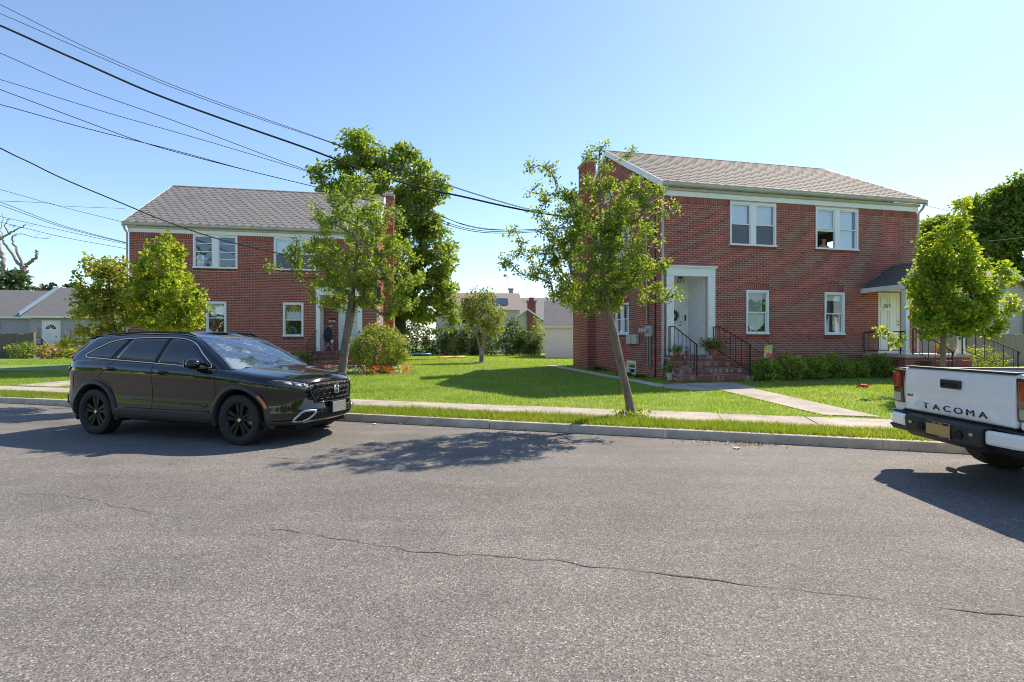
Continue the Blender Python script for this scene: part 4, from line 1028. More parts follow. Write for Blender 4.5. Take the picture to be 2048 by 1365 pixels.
def suv():
    car = thing('parked_suv', 'shiny black family SUV with black alloy wheels parked at the kerb', 'car', (-4.907,8.447,0), R_(-17.6))
    XW = 1.422
    zt = smooth_tab([(-2.40,1.06),(-2.2,1.16),(-1.5,1.16),(-.3,1.12),(.6,1.085),(1.0,1.055),(1.6,.985),(2.1,.915),(2.36,.865)])
    zb = smooth_tab([(-2.40,.42),(-2.1,.33),(-1.9,.28),(-.9,.27),(1.0,.27),(1.9,.27),(2.36,.30)])
    wf = smooth_tab([(0,.865),(.10,.905),(.22,.915),(.45,.905),(.62,.915),(.78,.930),(.88,.925),(.96,.895),(1,.868)])
    xf = smooth_tab([(0,2.20),(.10,2.33),(.25,2.375),(.45,2.36),(.6,2.345),(.85,2.335),(1,2.27)])
    xr = smooth_tab([(0,-2.22),(.15,-2.38),(.35,-2.40),(.55,-2.36),(.8,-2.33),(1,-2.28)])
    def outline(t):
        W = wf(t); a = xf(t); b = xr(t); x1, x2 = 1.45, -1.70; pts = []; nf, nr = 2.35, 2.9
        for k in range(19):
            th = k/18*math.pi/2; pts.append((x1+(a-x1)*math.cos(th)**(2/nf), W*math.sin(th)**(2/nf)))
        m = 96
        for k in range(1, m): pts.append((x1+(x2-x1)*k/m, W))
        for k in range(15):
            th = (1-k/14)*math.pi/2; pts.append((x2+(b-x2)*math.cos(th)**(2/nr), W*math.sin(th)**(2/nr)))
        return pts
    NT = 26; V = []; N = None
    body = MB(); rows = []
    for j in range(NT+1):
        t = j/NT; o = outline(t); N = len(o)
        rows.append([(x, y, zb(x)+(zt(x)-zb(x))*t) for x, y in o])
    for sg in (-1, 1):
        base = len(body.v)
        for rw in rows: body.v += [(x, y*sg, z) for x, y, z in rw]
        for j in range(NT):
            for i in range(N-1):
                q = [base+j*N+i, base+j*N+i+1, base+(j+1)*N+i+1, base+(j+1)*N+i]
                cx = sum(body.v[k][0] for k in q)/4; cz = sum(body.v[k][2] for k in q)/4; cy = abs(sum(body.v[k][1] for k in q)/4)
                if cy > .5 and min(math.hypot(cx-XW, cz-.36), math.hypot(cx+XW, cz-.36)) < .445: continue
                body.f.append(q); body.m.append(0); body.r.append(0)
    # bonnet and deck across
    K = 14; top = rows[-1]; base = len(body.v)
    for x, y, z in top:
        for k in range(K+1):
            q = -1+2*k/K; cr = .050*(1-abs(q)**2.4)*min(1, y/.5); dome = .012*max(0, min(1, (.78-abs(q))/.12))*max(0, min(1, (x-.9)/.25))*max(0, min(1,(2.25-x)/.15))
            body.v.append((x, y*q, z+cr+dome))
    for i in range(N-1):
        for k in range(K): body.f.append([base+i*(K+1)+k, base+(i+1)*(K+1)+k, base+(i+1)*(K+1)+k+1, base+i*(K+1)+k+1]); body.m.append(0); body.r.append(0)
    base = len(body.v)                                               # floor
    for x, y, z in rows[0]: body.v += [(x, -y, z), (x, y, z)]
    for i in range(N-1): body.f.append([base+2*i, base+2*i+1, base+2*i+3, base+2*i+2]); body.m.append(0); body.r.append(0)
    body.build('body', PAINT, car, smooth=True, auto=50)
    def lowy(x, z):                                                  # half width of the lower body at (x, z)
        t = max(0, min(1, (z-zb(x))/(zt(x)-zb(x)))); W = wf(t)
        if x > 1.45: return W*max(0, 1-((x-1.45)/(xf(t)-1.45))**2.35)**(1/2.35) if x < xf(t) else 0
        if x < -1.7: return W*max(0, 1-((-1.7-x)/(-1.7-xr(t)))**2.9)**(1/2.9) if x > xr(t) else 0
        return W
    def lowx(y, z):                                                  # front surface
        t = .5; x = 2.3
        for _ in range(4):
            t = max(0, min(1, (z-zb(x))/(zt(x)-zb(x)))); x = 1.45+(xf(t)-1.45)*max(0, 1-(abs(y)/wf(t))**2.35)**(1/2.35)
        return x
    def rearx(y, z):
        t = .5; x = -2.3
        for _ in range(4):
            t = max(0, min(1, (z-zb(x))/(zt(x)-zb(x)))); x = -1.7+(xr(t)+1.7)*max(0, 1-(abs(y)/wf(t))**2.9)**(1/2.9)
        return x
    S = lambda sg: (lambda x, z, o: Vector((x, sg*(lowy(x, z)+o), z)))
    Fr = lambda y, z, o: Vector((lowx(y, z)+o, y, z))
    Re = lambda y, z, o: Vector((rearx(y, z)-o, y, z))
    # greenhouse
    gw = smooth_tab([(0,.862),(.3,.815),(.6,.745),(.80,.692),(.90,.655),(.96,.61),(1,.54)])
    gf = smooth_tab([(0,1.33),(.25,1.12),(.5,.89),(.75,.63),(.90,.44),(.96,.32),(1,.14)])
    GD, GN = .24, 2.8
    gr = smooth_tab([(0,-2.27),(.3,-2.20),(.6,-2.08),(.85,-1.99),(.95,-1.95),(1,-1.85)])
    rz = smooth_tab([(-2.1,1.515),(-1.5,1.565),(-.6,1.590),(.0,1.580),(.4,1.55),(1.2,1.50)])
    bz = lambda x: zt(x)-.012
    def gz_(x, t): return bz(x)+(rz(x)-bz(x))*(1-(1-t)**1.0)
    def gout(t):
        W = gw(t); a = gf(t); b = gr(t); x1 = a-GD; x2 = b+.30; pts = []
        for k in range(13):
            th = k/12*math.pi/2; pts.append((x1+(a-x1)*math.cos(th)**(2/GN), W*math.sin(th)**(2/GN)))
        for k in range(1, 40): pts.append((x1+(x2-x1)*k/40, W))
        for k in range(11):
            th = (1-k/10)*math.pi/2; pts.append((x2+(b-x2)*math.cos(th)**(2/2.6), W*math.sin(th)**(2/2.6)))
        return pts
    GT = 20; gh = MB(); rows2 = []
    for j in range(GT+1):
        t = j/GT; rows2.append([(x, y, gz_(x, t)) for x, y in gout(t)])
    N2 = len(rows2[0])
    for sg in (-1, 1):
        base = len(gh.v)
        for rw in rows2: gh.v += [(x, y*sg, z) for x, y, z in rw]
        for j in range(GT):
            for i in range(N2-1): gh.f.append([base+j*N2+i, base+j*N2+i+1, base+(j+1)*N2+i+1, base+(j+1)*N2+i]); gh.m.append(0); gh.r.append(0)
    base = len(gh.v)
    for x, y, z in rows2[-1]:
        for k in range(11):
            q = -1+.2*k; gh.v.append((x, y*q, z+.035*(1-q*q)*min(1, y/.3)))
    for i in range(N2-1):
        for k in range(10): gh.f.append([base+i*11+k, base+(i+1)*11+k, base+(i+1)*11+k+1, base+i*11+k+1]); gh.m.append(0); gh.r.append(0)
    gh.build('roof', PAINT, car, smooth=True, auto=50)
    def gside(sg):
        def f(x, z, o):
            t = max(0, min(1, (z-bz(x))/(rz(x)-bz(x)))); a = gf(t); W = gw(t); x1 = a-GD; y = W
            if x > x1: y = W*max(0, 1-((x-x1)/GD)**GN)**(1/GN) if x < a else 0
            x2 = gr(t)+.30
            if x < x2: y = W*max(0, 1-((x2-x)/.30)**2.6)**(1/2.6)
            return Vector((x, sg*(y+o), z+o*.3))
        return f
    def gfront(y, tt, o):
        t = tt; a = gf(t); x1 = a-GD; x = x1+GD*max(0, 1-(abs(y)/gw(t))**GN)**(1/GN)
        return Vector((x+o*.6, y, gz_(x, t)+o*.8))
    win_front = [(.86,1.10),(.62,1.285),(.44,1.405),(.24,1.465),(.05,1.487),(-.03,1.488),(-.13,1.135),(.25,1.118)]
    win_rear = [(-.10,1.488),(-.5,1.492),(-.84,1.482),(-1.01,1.195),(-.6,1.163),(-.20,1.138)]
    win_q = [(-.93,1.478),(-1.12,1.462),(-1.33,1.41),(-1.58,1.29),(-1.66,1.235),(-1.60,1.215),(-1.42,1.205),(-1.13,1.190)]
    trim = [(.90,1.085),(.64,1.285),(.45,1.415),(.24,1.480),(.03,1.503),(-.5,1.508),(-.95,1.495),(-1.14,1.475),(-1.36,1.42),(-1.60,1.30),(-1.70,1.232),(-1.62,1.200),(-1.42,1.188),(-1.0,1.165),(-.5,1.140),(.1,1.110),(.60,1.087)]
    SEAM = pm('panel_gap', (.002,.002,.002), .8, var=0)
    for sg in (-1, 1):
        fn = gside(sg)
        for nm, pl in (('door_window', win_front), ('door_window', win_rear), ('quarter_window', win_q)):
            overlay(nm, pl, fn, .010, CGL, car, .004, 3)
        bl = [(p[0]*1.0, p[1]) for p in trim]
        overlay('window_surround', bl, fn, .004, RIMB, car, .003, 3)
        m = MB(); m.tube([fn(p.x, p.y, .010) for p in spline([(a, b, 0) for a, b in trim], 5, True)]+[fn(*trim[0], .010)], .009, 6); m.build('chrome_strip', CHROME, car, smooth=True)
        rail = [(.30,1.535),(.15,1.575),(-.3,1.600),(-.9,1.598),(-1.5,1.575),(-1.80,1.545)]
        m = MB(); m.tube([(x, sg*.60, z) for x, z in rail], [.008,.016,.018,.018,.016,.008], 6); m.build('roof_rail', RIMB, car, smooth=True)
        s = S(sg)
        # wheel arch cladding
        for xc in (XW, -XW):
            m = MB(); n = 40; vs = []
            for k in range(n+1):
                a = math.radians(-14)+math.radians(208)*k/n
                for rr, oo in ((.425,-.06),(.425,.020),(.435,.032),(.478,.028),(.492,.014),(.495,-.01)):
                    x = xc+rr*math.cos(a); z = .36+rr*math.sin(a)
                    y = lowy(min(max(x,-2.2),2.1), max(z,.28)); vs.append((x, sg*(y+oo), z))
            m.add(vs, [(k*6+i, k*6+i+1, (k+1)*6+i+1, (k+1)*6+i) for k in range(n) for i in range(5)])
            m.build('wheel_arch_cladding', CLAD, car, smooth=True, auto=50)
            m = MB(); vs = []
            for k in range(25):
                a = math.radians(-20)+math.radians(220)*k/24
                for y in (.5, .90): vs.append((xc+.44*math.cos(a), sg*y, .36+.44*math.sin(a)))
            m.add(vs, [(2*k, 2*k+1, 2*k+3, 2*k+2) for k in range(24)])
            m.add([(xc+.44*math.cos(q), sg*.5, .36+.44*math.sin(q)) for q in [math.radians(-20+220*k/24) for k in range(25)]], [tuple(range(25))]); m.build('wheel_well', WELL, car, fix=False)
            wheel(car, (xc, sg*.805, .352), .352, .235, sg)
        # sill cladding with raised step
        overlay('sill_cladding', [(-.97,.43),(-.80,.455),(-.2,.45),(.86,.45),(.99,.42),(.99,.285),(-.97,.285)], s, .016, CLAD, car, .02, 3)
        m = MB(); m.tube([s(p.x, p.y, .004) for p in spline([(-.80,.585,0),(-.4,.583,0),(.2,.565,0),(.80,.545,0),(.86,.53,0),(.74,.50,0)], 6)], [.003]+[.010]*29+[.004], 6); m.build('door_moulding', PAINT, car, smooth=True)
        for pl in ([(-.20,1.11),(-.19,.80),(-.20,.45)], [(1.0,1.06),(1.02,.80),(.98,.43)], [(-1.04,1.15),(-1.16,1.02),(-1.30,.90),(-1.10,.80),(-1.00,.62),(-.95,.45)], [(-1.75,1.0),(-1.86,.93),(-1.93,.70)]):
            m = MB(); m.tube([s(p.x, p.y, -.001) for p in spline([(a, b, 0) for a, b in pl], 8)], .0045, 5); m.build('door_seam', SEAM, car)
        # shoulder crease
        m = MB(); m.tube([s(p.x, p.y, .002) for p in spline([(1.95,.90,0),(1.3,.955,0),(.6,.985,0),(-.4,1.01,0),(-1.4,1.045,0),(-2.0,1.05,0)], 10)], .006, 5); m.build('shoulder_crease', PAINT, car, smooth=True)
        for hx, hz in ((-1.05,1.035),(.02,1.003)):
            m = MB(); p = [s(hx-.11, hz, .012), s(hx-.07, hz+.004, .036), s(hx+.07, hz+.002, .036), s(hx+.11, hz-.002, .012)]
            m.tube(p, [.012,.016,.016,.012], 8); hd = m.build('door_handle', PAINT, car, smooth=True)
            overlay('handle_recess', [(hx-.10,hz-.015),(hx-.05,hz-.04),(hx+.06,hz-.04),(hx+.10,hz-.012),(hx+.08,hz+.02),(hx-.08,hz+.02)], s, .002, SEAM, hd, 0, 2)
        # mirror
        m = MB(); c = (.70, sg*.985, 1.135); m.ball(c, (.10,.115,.078), seg=16, rings=10); mr = m.build('wing_mirror', PAINT, car, smooth=True)
        m = MB(); m.bar((.78, sg*.86, 1.075), (.74, sg*.95, 1.085), .09, .05); m.build('mirror_arm', CLAD, mr, bevel=.01)
        m = MB(); m.box(.605,.612,*sorted((sg*.90,sg*1.07)),1.085,1.185); m.build('mirror_glass', CHROME, mr)
        # lamps
        hl = [(sg*.40,.800),(sg*.56,.845),(sg*.72,.885),(sg*.80,.905),(sg*.845,.905),(sg*.83,.865),(sg*.74,.815),(sg*.60,.770),(sg*.46,.755)]
        h_ = overlay('headlight', hl, Fr, .006, LAMPD, car, .006, 3)
        for y0 in (.50,.60,.70):
            z0 = .795+(y0-.5)*.30; overlay('lamp_lens', [(sg*(y0-.035),z0-.012),(sg*(y0+.035),z0+.006),(sg*(y0+.035),z0+.040),(sg*(y0-.035),z0+.022)], Fr, .012, CLRL, h_, .004, 1)
        m = MB(); m.tube([Fr(y, z, .012) for y, z in ((sg*.42,.812),(sg*.56,.856),(sg*.70,.896),(sg*.80,.912))], .007, 6); m.build('daytime_light', CLRL, h_, smooth=True)
        arc = [math.radians(20+25*k/5) for k in range(6)]
        overlay('side_marker', [(XW+.495*math.cos(a), .36+.495*math.sin(a)) for a in arc]+[(XW+.455*math.cos(a), .36+.455*math.sin(a)) for a in arc[::-1]], s, .034, AMB, car, .004, 1)
        overlay('tail_light', [(sg*.60,1.02),(sg*.80,1.02),(sg*.85,.98),(sg*.84,.90),(sg*.78,.92),(sg*.58,.96)], Re, .008, REDL, car, .006, 2)
        overlay('tail_light', [(-1.93,1.035),(-2.10,1.09),(-2.22,1.09),(-2.27,1.0),(-2.26,.93),(-2.12,.95)], s, .012, REDL, car, .006, 2)
        m = MB(); f2 = gside(sg); m.tube([f2(-2.06,1.18,.0), f2(-1.99,1.32,.0), f2(-1.90,1.44,.0)], .026, 6); m.build('pillar_tail_light', REDD, car, smooth=True)
        # lower front bumper pieces
        fg = [(sg*.60,.335),(sg*.68,.345),(sg*.60,.465),(sg*.44,.475),(sg*.40,.440),(sg*.50,.33)]
        overlay('bumper_recess', fg, Fr, .010, SEAM, car, .003, 2)
        m = MB(); loop = [(sg*a, b) for a, b in ((.66,.345),(.585,.46),(.45,.468),(.42,.445),(.51,.335),(.60,.325))]
        pts = [Fr(p.x, p.y, .020) for p in spline([(a, b, 0) for a, b in loop], 5, True)]; m.tube(pts+[pts[0]], .017, 8); m.build('fog_lamp_trim', SILV, car, smooth=True)
    # windscreen and rear glass
    overlay('windscreen', [(-.80,.05),(-.71,.5),(-.615,.86),(0,.885),(.615,.86),(.71,.5),(.80,.05),(0,.02)], gfront, .008, WSG, car, .004, 4)
    m = MB()
    for y0, y1 in ((-.60,-.05),(.02,.58)): m.tube([gfront(y0+.55,.05,.02), gfront(y0+.28,.06,.024), gfront(y0,.075,.02)], .009, 5)
    m.build('wiper', SEAM, car)
    def grear(y, tt, o):
        a = gr(tt); x2 = a+.30; x = x2-.30*max(0, 1-(abs(y)/gw(tt))**2.6)**(1/2.6); return Vector((x-o, y, gz_(x, tt)))
    overlay('rear_window', [(-.62,.12),(-.58,.82),(.58,.82),(.62,.12)], grear, .008, CGL, car, .004, 3)
    m = MB(); m.prism([(-1.90,1.545),(-2.16,1.50),(-2.17,1.485),(-1.95,1.49)], lambda p, d: (p[0], d, p[1]), -.56, .56); m.build('roof_spoiler', PAINT, car, bevel=.012)
    # grille
    gp = [(-.47,.815),(-.30,.865),(.30,.865),(.47,.815),(.40,.60),(.33,.575),(-.33,.575),(-.40,.60)]
    gr_ = overlay('grille', gp, Fr, .004, SEAM, car, .003, 3)
    for rI in range(4):
        for k in range(-4, 5):
            y = k*.105+(.0525 if rI % 2 else 0); z = .60+rI*.068
            lim = .34+.10*(z-.575)/.24
            if abs(y) > lim-.03: continue
            m = MB(); p = [Fr(y-.045, z, .012), Fr(y-.02, z+.022, .030), Fr(y+.02, z+.022, .030), Fr(y+.045, z, .012)]
            m.tube(p, [.007,.010,.010,.007], 6); m.build('grille_bar', RIMB, gr_, smooth=True)
    m = MB(); pts = [Fr(p.x, p.y, .012) for p in spline([(a, b, 0) for a, b in gp], 5, True)]; m.tube(pts+[pts[0]], .013, 6); m.build('grille_surround', PAINT, gr_, smooth=True)
    m = MB()                                                          # maker's emblem: framed letter H
    fr = [(-.055,.805),(.055,.805),(.045,.70),(.035,.685),(-.035,.685),(-.045,.70)]
    pts = [Fr(a, b, .034) for a, b in fr]; m.tube(pts+[pts[0], pts[1]], .008, 6)
    for s2 in (-1, 1): m.tube([Fr(s2*.033,.795,.036), Fr(s2*.022,.70,.036)], .008, 6)
    m.tube([Fr(-.024,.745,.036), Fr(.024,.745,.036)], .007, 6); m.build('front_emblem', CHROME, car, smooth=True)
    lg = [(-.40,.50),(.40,.50),(.46,.44),(.40,.345),(-.40,.345),(-.46,.44)]
    lw = overlay('lower_grille', lg, Fr, .006, SEAM, car, .003, 3)
    for rI in range(4):
        m = MB(); z = .365+rI*.037; pts = []
        for k in range(-10, 11): pts.append(Fr(k*.04, z+(.010 if k % 2 else -.010), .012))
        m.tube(pts, .005, 5); m.build('mesh_bar', CLAD, lw)
    overlay('front_lip', [(-.88,.335),(-.60,.335),(.60,.335),(.88,.335),(.84,.285),(.5,.275),(-.5,.275),(-.84,.285)], Fr, .020, CLAD, car, .02, 3)
    overlay('lip_trim', [(-.45,.318),(.45,.318),(.50,.292),(-.50,.292)], Fr, .036, SILV, car, .01, 3)
    def clad_corner(sg): return [(sg*.62,.52),(sg*.82,.50),(sg*.87,.35),(sg*.70,.34)]
    m = MB(); x = 2.41; m.box(x, x+.012, -.155, .155, .405, .565); pl = m.build('number_plate', pm('plate_grey', (.22,.235,.22), .4, var=.1), car, bevel=.006)
    m = MB(); m.box(x-.04, x-.002, -.165, .165, .395, .575); m.build('plate_holder', SEAM, pl)
    overlay('rear_bumper_cladding', [(-.80,.60),(.80,.60),(.84,.46),(.70,.44),(-.70,.44),(-.84,.46)], Re, .012, CLAD, car, .02, 3)
    m = MB(); m.box(-2.2,-1.0,-.5,.5,.20,.30); m.box(1.0,2.1,-.55,.55,.20,.30); m.box(-1.0,1.0,-.62,.62,.21,.30); m.build('underbody', WELL, car)
    return car
suv()
def truck():
    tk = thing('pickup_truck', 'white pickup truck seen from behind its tailgate at the right edge', 'truck', (4.55,5.25,0), R_(-3.3))
    TW = pm('truck_paint_white', (.90,.90,.89), .22, var=.02, coat=.8); DK = pm('truck_black_plastic', (.022,.022,.023), .5, var=.15, scale=60, bscale=200, bdist=.002)
    z0, z1 = .68, 1.165; hw = .70
    # tailgate with a sculpted face
    m = MB(); ny, nz = 40, 24; vs = []
    def face(y, z):
        f = (z-z0)/(z1-z0); x = -.02*math.sin(f*math.pi)-.012
        edge = .30-.17*max(0, min(1, (abs(y)-.42)/.10))       # raised lower panel line
        x += -.018*max(0, min(1, (edge-f)/.06))
        x += .035*max(0, (f-.93)/.07)**2
        return x
    for j in range(nz+1):
        for i in range(ny+1):
            y = -hw+2*hw*i/ny; z = z0+(z1-z0)*j/nz; vs.append((face(y, z), y, z))
    m.add(vs, [(j*(ny+1)+i, (j+1)*(ny+1)+i, (j+1)*(ny+1)+i+1, j*(ny+1)+i+1) for j in range(nz) for i in range(ny)])
    tg = m.build('tailgate', TW, tk, smooth=True); so_ = tg.modifiers.new('solid', 'SOLIDIFY'); so_.thickness = .06; so_.offset = -1
    m = MB(); m.box(-.03,.07,-hw+.005,hw-.005,z1-.002,z1+.012); m.build('tailgate_cap', DK, tg, bevel=.006)
    m = MB(); m.box(-.052,-.03,-.115,.145,.97,1.06); hn = m.build('tailgate_handle', DK, tg, bevel=.012)
    m = MB(); m.box(-.058,-.050,-.075,.065,.985,1.03); m.build('handle_recess', SEAMT, hn, bevel=.004)
    m = MB(); m.ball((-.055,-.0+.105,1.012), .018); m.build('key_lock', SEAMT, hn)
    # raised name across the tailgate, and the badge
    rot = (R_(90), 0, R_(-90)); x_t = -.046
    LET = 'TACOMA'; yy = [.35-.145*i for i in range(6)]
    for ch, y in zip(LET, yy): text('tailgate_letter', ch, .092, DK, tg, (face(y,.745)-.004, y, .752), rot, .004, (1.55,.95,1))
    text('badge_lettering', '4x4', .05, M['brass_dark'], tg, (face(.61,.84)-.003, .605, .845), rot, .003, (1.2,.9,1))
    # bed sides, floor and taillights
    for sg in (-1, 1):
        m = MB(); vs = []; prof = [(.86,.62),(.905,.72),(.925,.86),(.915,1.0),(.89,1.10),(.86,1.125),(.80,1.140),(.73,1.13),(.72,1.10),(.72,.68)]
        xs = [.0+.04*i for i in range(45)]
        for x in xs:
            for y, z in prof: vs.append((x+.0, sg*y, z))
        fs = []
        n = len(prof)
        for i in range(len(xs)-1):
            for k in range(n-1):
                cx = xs[i]+.02; cz = (prof[k][1]+prof[k+1][1])/2
                if k < 3 and math.hypot(cx-1.13, cz-.39) < .47: continue
                fs.append((i*n+k, i*n+k+1, (i+1)*n+k+1, (i+1)*n+k))
        fs.append(tuple(range(n)))
        m.add(vs, fs); m.build('bed_side', TW, tk, smooth=True, auto=45)
        m = MB(); m.box(.0,1.75,*sorted((sg*.72,sg*.88)),1.139,1.149); m.build('bed_rail_cap', DK, tk, bevel=.005)
        m = MB(); yo = sg*.925
        def lamp(nm, za, zb_, mat, d):
            q = MB(); pr = [(-.03-d,.712),(-.035-d,.80),(-.02-d,.88),(.03,.93+d),(.16,.935+d),(.16,.86),(.02,.712)]
            q.prism([(a, b) for a, b in pr], lambda p, dd: (p[0]-.03*(dd-.72), sg*p[1], dd), za, zb_); return q.build(nm, mat, tk, bevel=.008)
        lm = lamp('tail_light', .745, 1.13, REDD, 0)
        for nm, za, zb_, mt in (('brake_lens', .93, 1.10, REDL), ('reversing_lens', .765, .86, CLRL)):
            q = MB(); pr = [(-.040,.745),(-.045,.80),(-.032,.875),(.02,.937),(.06,.94),(.06,.86),(.02,.745)]
            q.prism(pr, lambda p, dd: (p[0]-.03*(dd-.72), sg*p[1], dd), za, zb_); q.build(nm, mt, lm, bevel=.006)
        m = MB(); n = 30; vs = []
        for k in range(n+1):
            a = math.radians(-10+200*k/n)
            for rr, y in ((.455,.80),(.455,.935),(.475,.94),(.49,.915)): vs.append((1.13+rr*math.cos(a), sg*y, .39+rr*math.sin(a)))
        m.add(vs, [(k*4+i, k*4+i+1, (k+1)*4+i+1, (k+1)*4+i) for k in range(n) for i in range(3)]); m.build('wheel_arch', TW, tk, smooth=True)
        wheel(tk, (1.13, sg*.79, .385), .385, .255, sg, 6, .225, SILV); wheel(tk, (4.35, sg*.79, .385), .385, .255, sg, 6, .225, SILV)
        # bumper end
        m = MB(); pr = [(.30,.935),(.10,.945),(.0,.925),(-.07,.87),(-.125,.76),(-.15,.52),(-.10,.50),(-.05,.70),(.30,.88)]
        m.prism([(a, b) for a, b in pr], lambda p, dd: (p[0], sg*p[1], dd), .50, .635); m.build('bumper_end', TW, tk, bevel=.03)
        m = MB(); m.box(-.06,.1,*sorted((sg*.505,sg*.88)),.636,.652); m.build('bumper_step', DK, tk, bevel=.006)
    m = MB(); m.box(.072,1.70,-.715,.715,1.085,1.10); m.build('bed_cover', DK, tk, bevel=.006)
    m = MB(); m.box(-.02,.06,-.70,.70,.60,.679); m.build('tailgate_gap', SEAMT, tk)
    m = MB(); m.box(.06,1.75,-.715,.715,.66,.70); m.box(1.70,1.76,-.72,.72,.70,1.18); m.build('bed_floor', DK, tk)
    m = MB(); m.prism([(-.10,.655),(-.20,.645),(-.215,.60),(-.20,.47),(-.14,.41),(.0,.41),(.05,.60),(.02,.655)], lambda p, d: (p[0]+.045, d, p[1]), -.50, .50); bp = m.build('rear_bumper', DK, tk, bevel=.015)
    for sg in (-1, 1):
        m = MB(); m.prism([(-.05,.498),(-.10,.49),(-.05,.43),(.10,.42),(.18,.498)], lambda p, d: (p[0], d, p[1]), *sorted((sg*.502,sg*.86))); m.build('bumper_lower', DK, bp, bevel=.01)
        m = MB(); m.cyl((-.176, sg*.25, .545), (-.155, sg*.25, .545), .045, seg=14); m.build('bumper_socket', SEAMT, bp)
        m = MB(); m.box(-.176,-.160,sg*.40-.02,sg*.40+.02,.555,.585); m.build('plate_lamp', CLRL, bp)
    m = MB(); m.box(-.183,-.168,-.155,.155,.47,.63); np_ = m.build('licence_plate', pm('plate_gold', (.50,.33,.12), .45, var=.08), tk, bevel=.006)
    m = MB(); m.box(-.1838,-.1835,-.15,.15,.605,.627); m.box(-.1838,-.1835,-.15,.15,.473,.49); m.build('plate_frame', SEAMT, np_)
    text('plate_lettering', 'NEW YORK', .022, CHROME, np_, (-.1845,0,.614), rot, .0005, (1.3,1,1)); text('plate_lettering', 'TOYOTA', .018, CHROME, np_, (-.1845,-.06,.481), rot, .0005, (1.3,1,1))
    # frame, axle, cab ahead of the bed
    m = MB(); m.cyl((1.13,-.75,.385),(1.13,.75,.385),.05); m.ball((1.13,.05,.385),.14); m.box(.0,4.6,-.48,-.38,.42,.55); m.box(.0,4.6,.38,.48,.42,.55); m.build('chassis', WELL, tk)
    m = MB(); n = 12
    prof = [(1.82,.62),(1.82,1.24),(1.95,1.70),(2.2,1.76),(3.0,1.75),(3.75,1.22),(4.95,1.10),(5.15,.95),(5.2,.45),(4.85,.45),(4.8,.60),(4.35,.86),(3.9,.60),(3.85,.40),(1.82,.40)]
    m.prism(prof, lambda p, d: (p[0], d*(1-.22*max(0, (p[1]-1.15)/.6)), p[1]), -.92, .92); m.build('cab', TW, tk, bevel=.04)
    for sg in (-1, 1):
        m = MB(); m.prism([(2.0,1.25),(2.1,1.64),(2.75,1.64),(2.75,1.25)], lambda p, d: (p[0], sg*(.925*(1-.22*max(0,(p[1]-1.15)/.6))+d), p[1]), -.02, .006); m.prism([(2.8,1.25),(2.8,1.64),(3.05,1.64),(3.6,1.25)], lambda p, d: (p[0], sg*(.925*(1-.22*max(0,(p[1]-1.15)/.6))+d), p[1]), -.02, .006); m.build('cab_window', CGL, tk)
    m = MB(); m.add([(1.83,-.72,1.30),(1.83,.72,1.30),(1.93,.66,1.64),(1.93,-.66,1.64)], [(0,1,2,3)]); m.add([(1.815,-.72,1.30),(1.815,.72,1.30),(1.915,.66,1.64),(1.915,-.66,1.64)], [(0,1,2,3)]); m.build('rear_window', CGL, tk)
    return tk
SEAMT = pm('dark_recess', (.006,.006,.006), .7, var=0); pm('brass_dark', (.20,.15,.09), .35, .7, var=0)
truck()
# ------------------------------------------------------------------ trees, shrubs, far houses, wires and small things
def at(px, py, Y): return Vector(((px-1024)/1024*Y, Y, HC-(py-683)/1024*Y))
def crown(base, Y, lst, dy=.85):
    b = Vector(base); out = []
    for i, (px, py, rx, ry) in enumerate(lst):
        p = at(px, py, Y)-b; k = Y/1024; rr = max(rx, ry)*k*dy
        out.append((p.x, p.y+(random.random()-.5)*rr*.5, p.z, rx*k, rr, ry*k))
    return out
def trunkpts(base, Y, lst): return [(0,0,-.05)]+[tuple(at(px, py, Y)-Vector(base)) for px, py in lst]
bA = (2.10,8.96,.135)
tree('street_tree', 'leaning street tree growing from the verge in front of the right brick house', bA, trunkpts(bA, 8.96, [(1258,800),(1247,755),(1237,710),(1227,665),(1216,625),(1208,560),(1203,480),(1200,400),(1198,320)]),
     crown(bA, 8.96, [(1190,530,115,95),(1195,420,85,70),(1197,310,32,40),(1060,525,65,42),(1085,355,40,42),(1115,440,62,60),(1285,405,55,62),(1305,590,55,22),(1352,415,12,28),(1170,600,85,32),(1265,500,75,65),(1265,320,18,30),(1030,470,22,22)]),
     470, 27, .105, .050, LFA, BARK, .072, 11, 'young trees along the verge', cf=5)
bB = (-3.26,9.70,.135)
tree('street_tree', 'bushy street tree behind the bonnet of the black car, in front of the left house', bB, trunkpts(bB, 9.7, [(681,770),(686,730),(691,690),(697,655),(705,600),(712,520),(716,440)]),
     crown(bB, 9.7, [(715,500,90,85),(705,405,58,60),(630,520,58,45),(585,492,34,22),(800,530,48,62),(690,590,82,38),(832,575,32,36),(765,605,60,32),(742,352,40,20),(690,365,26,20),(540,533,9,6),(775,430,38,40),(650,425,40,30)]),
     350, 26, .105, .052, LFA, BARK, .078, 12, 'young trees along the verge', cf=4)
bD = (-7.76,11.36,.14)
tree('maple_sapling', 'tall narrow maple sapling with bright green leaves behind the black car', bD, trunkpts(bD, 11.36, [(328,720),(326,660),(325,600),(325,540),(324,490)]),
     crown(bD, 11.36, [(322,525,38,58),(323,475,17,20),(350,590,52,50),(395,610,24,38),(300,600,40,46),(350,640,60,22),(300,560,26,30)]),
     250, 20, .105, .072, LFM, BARK, .04, 13, 'young trees along the verge', cf=2, wr=.8)
bE = (-9.13,11.78,.14)
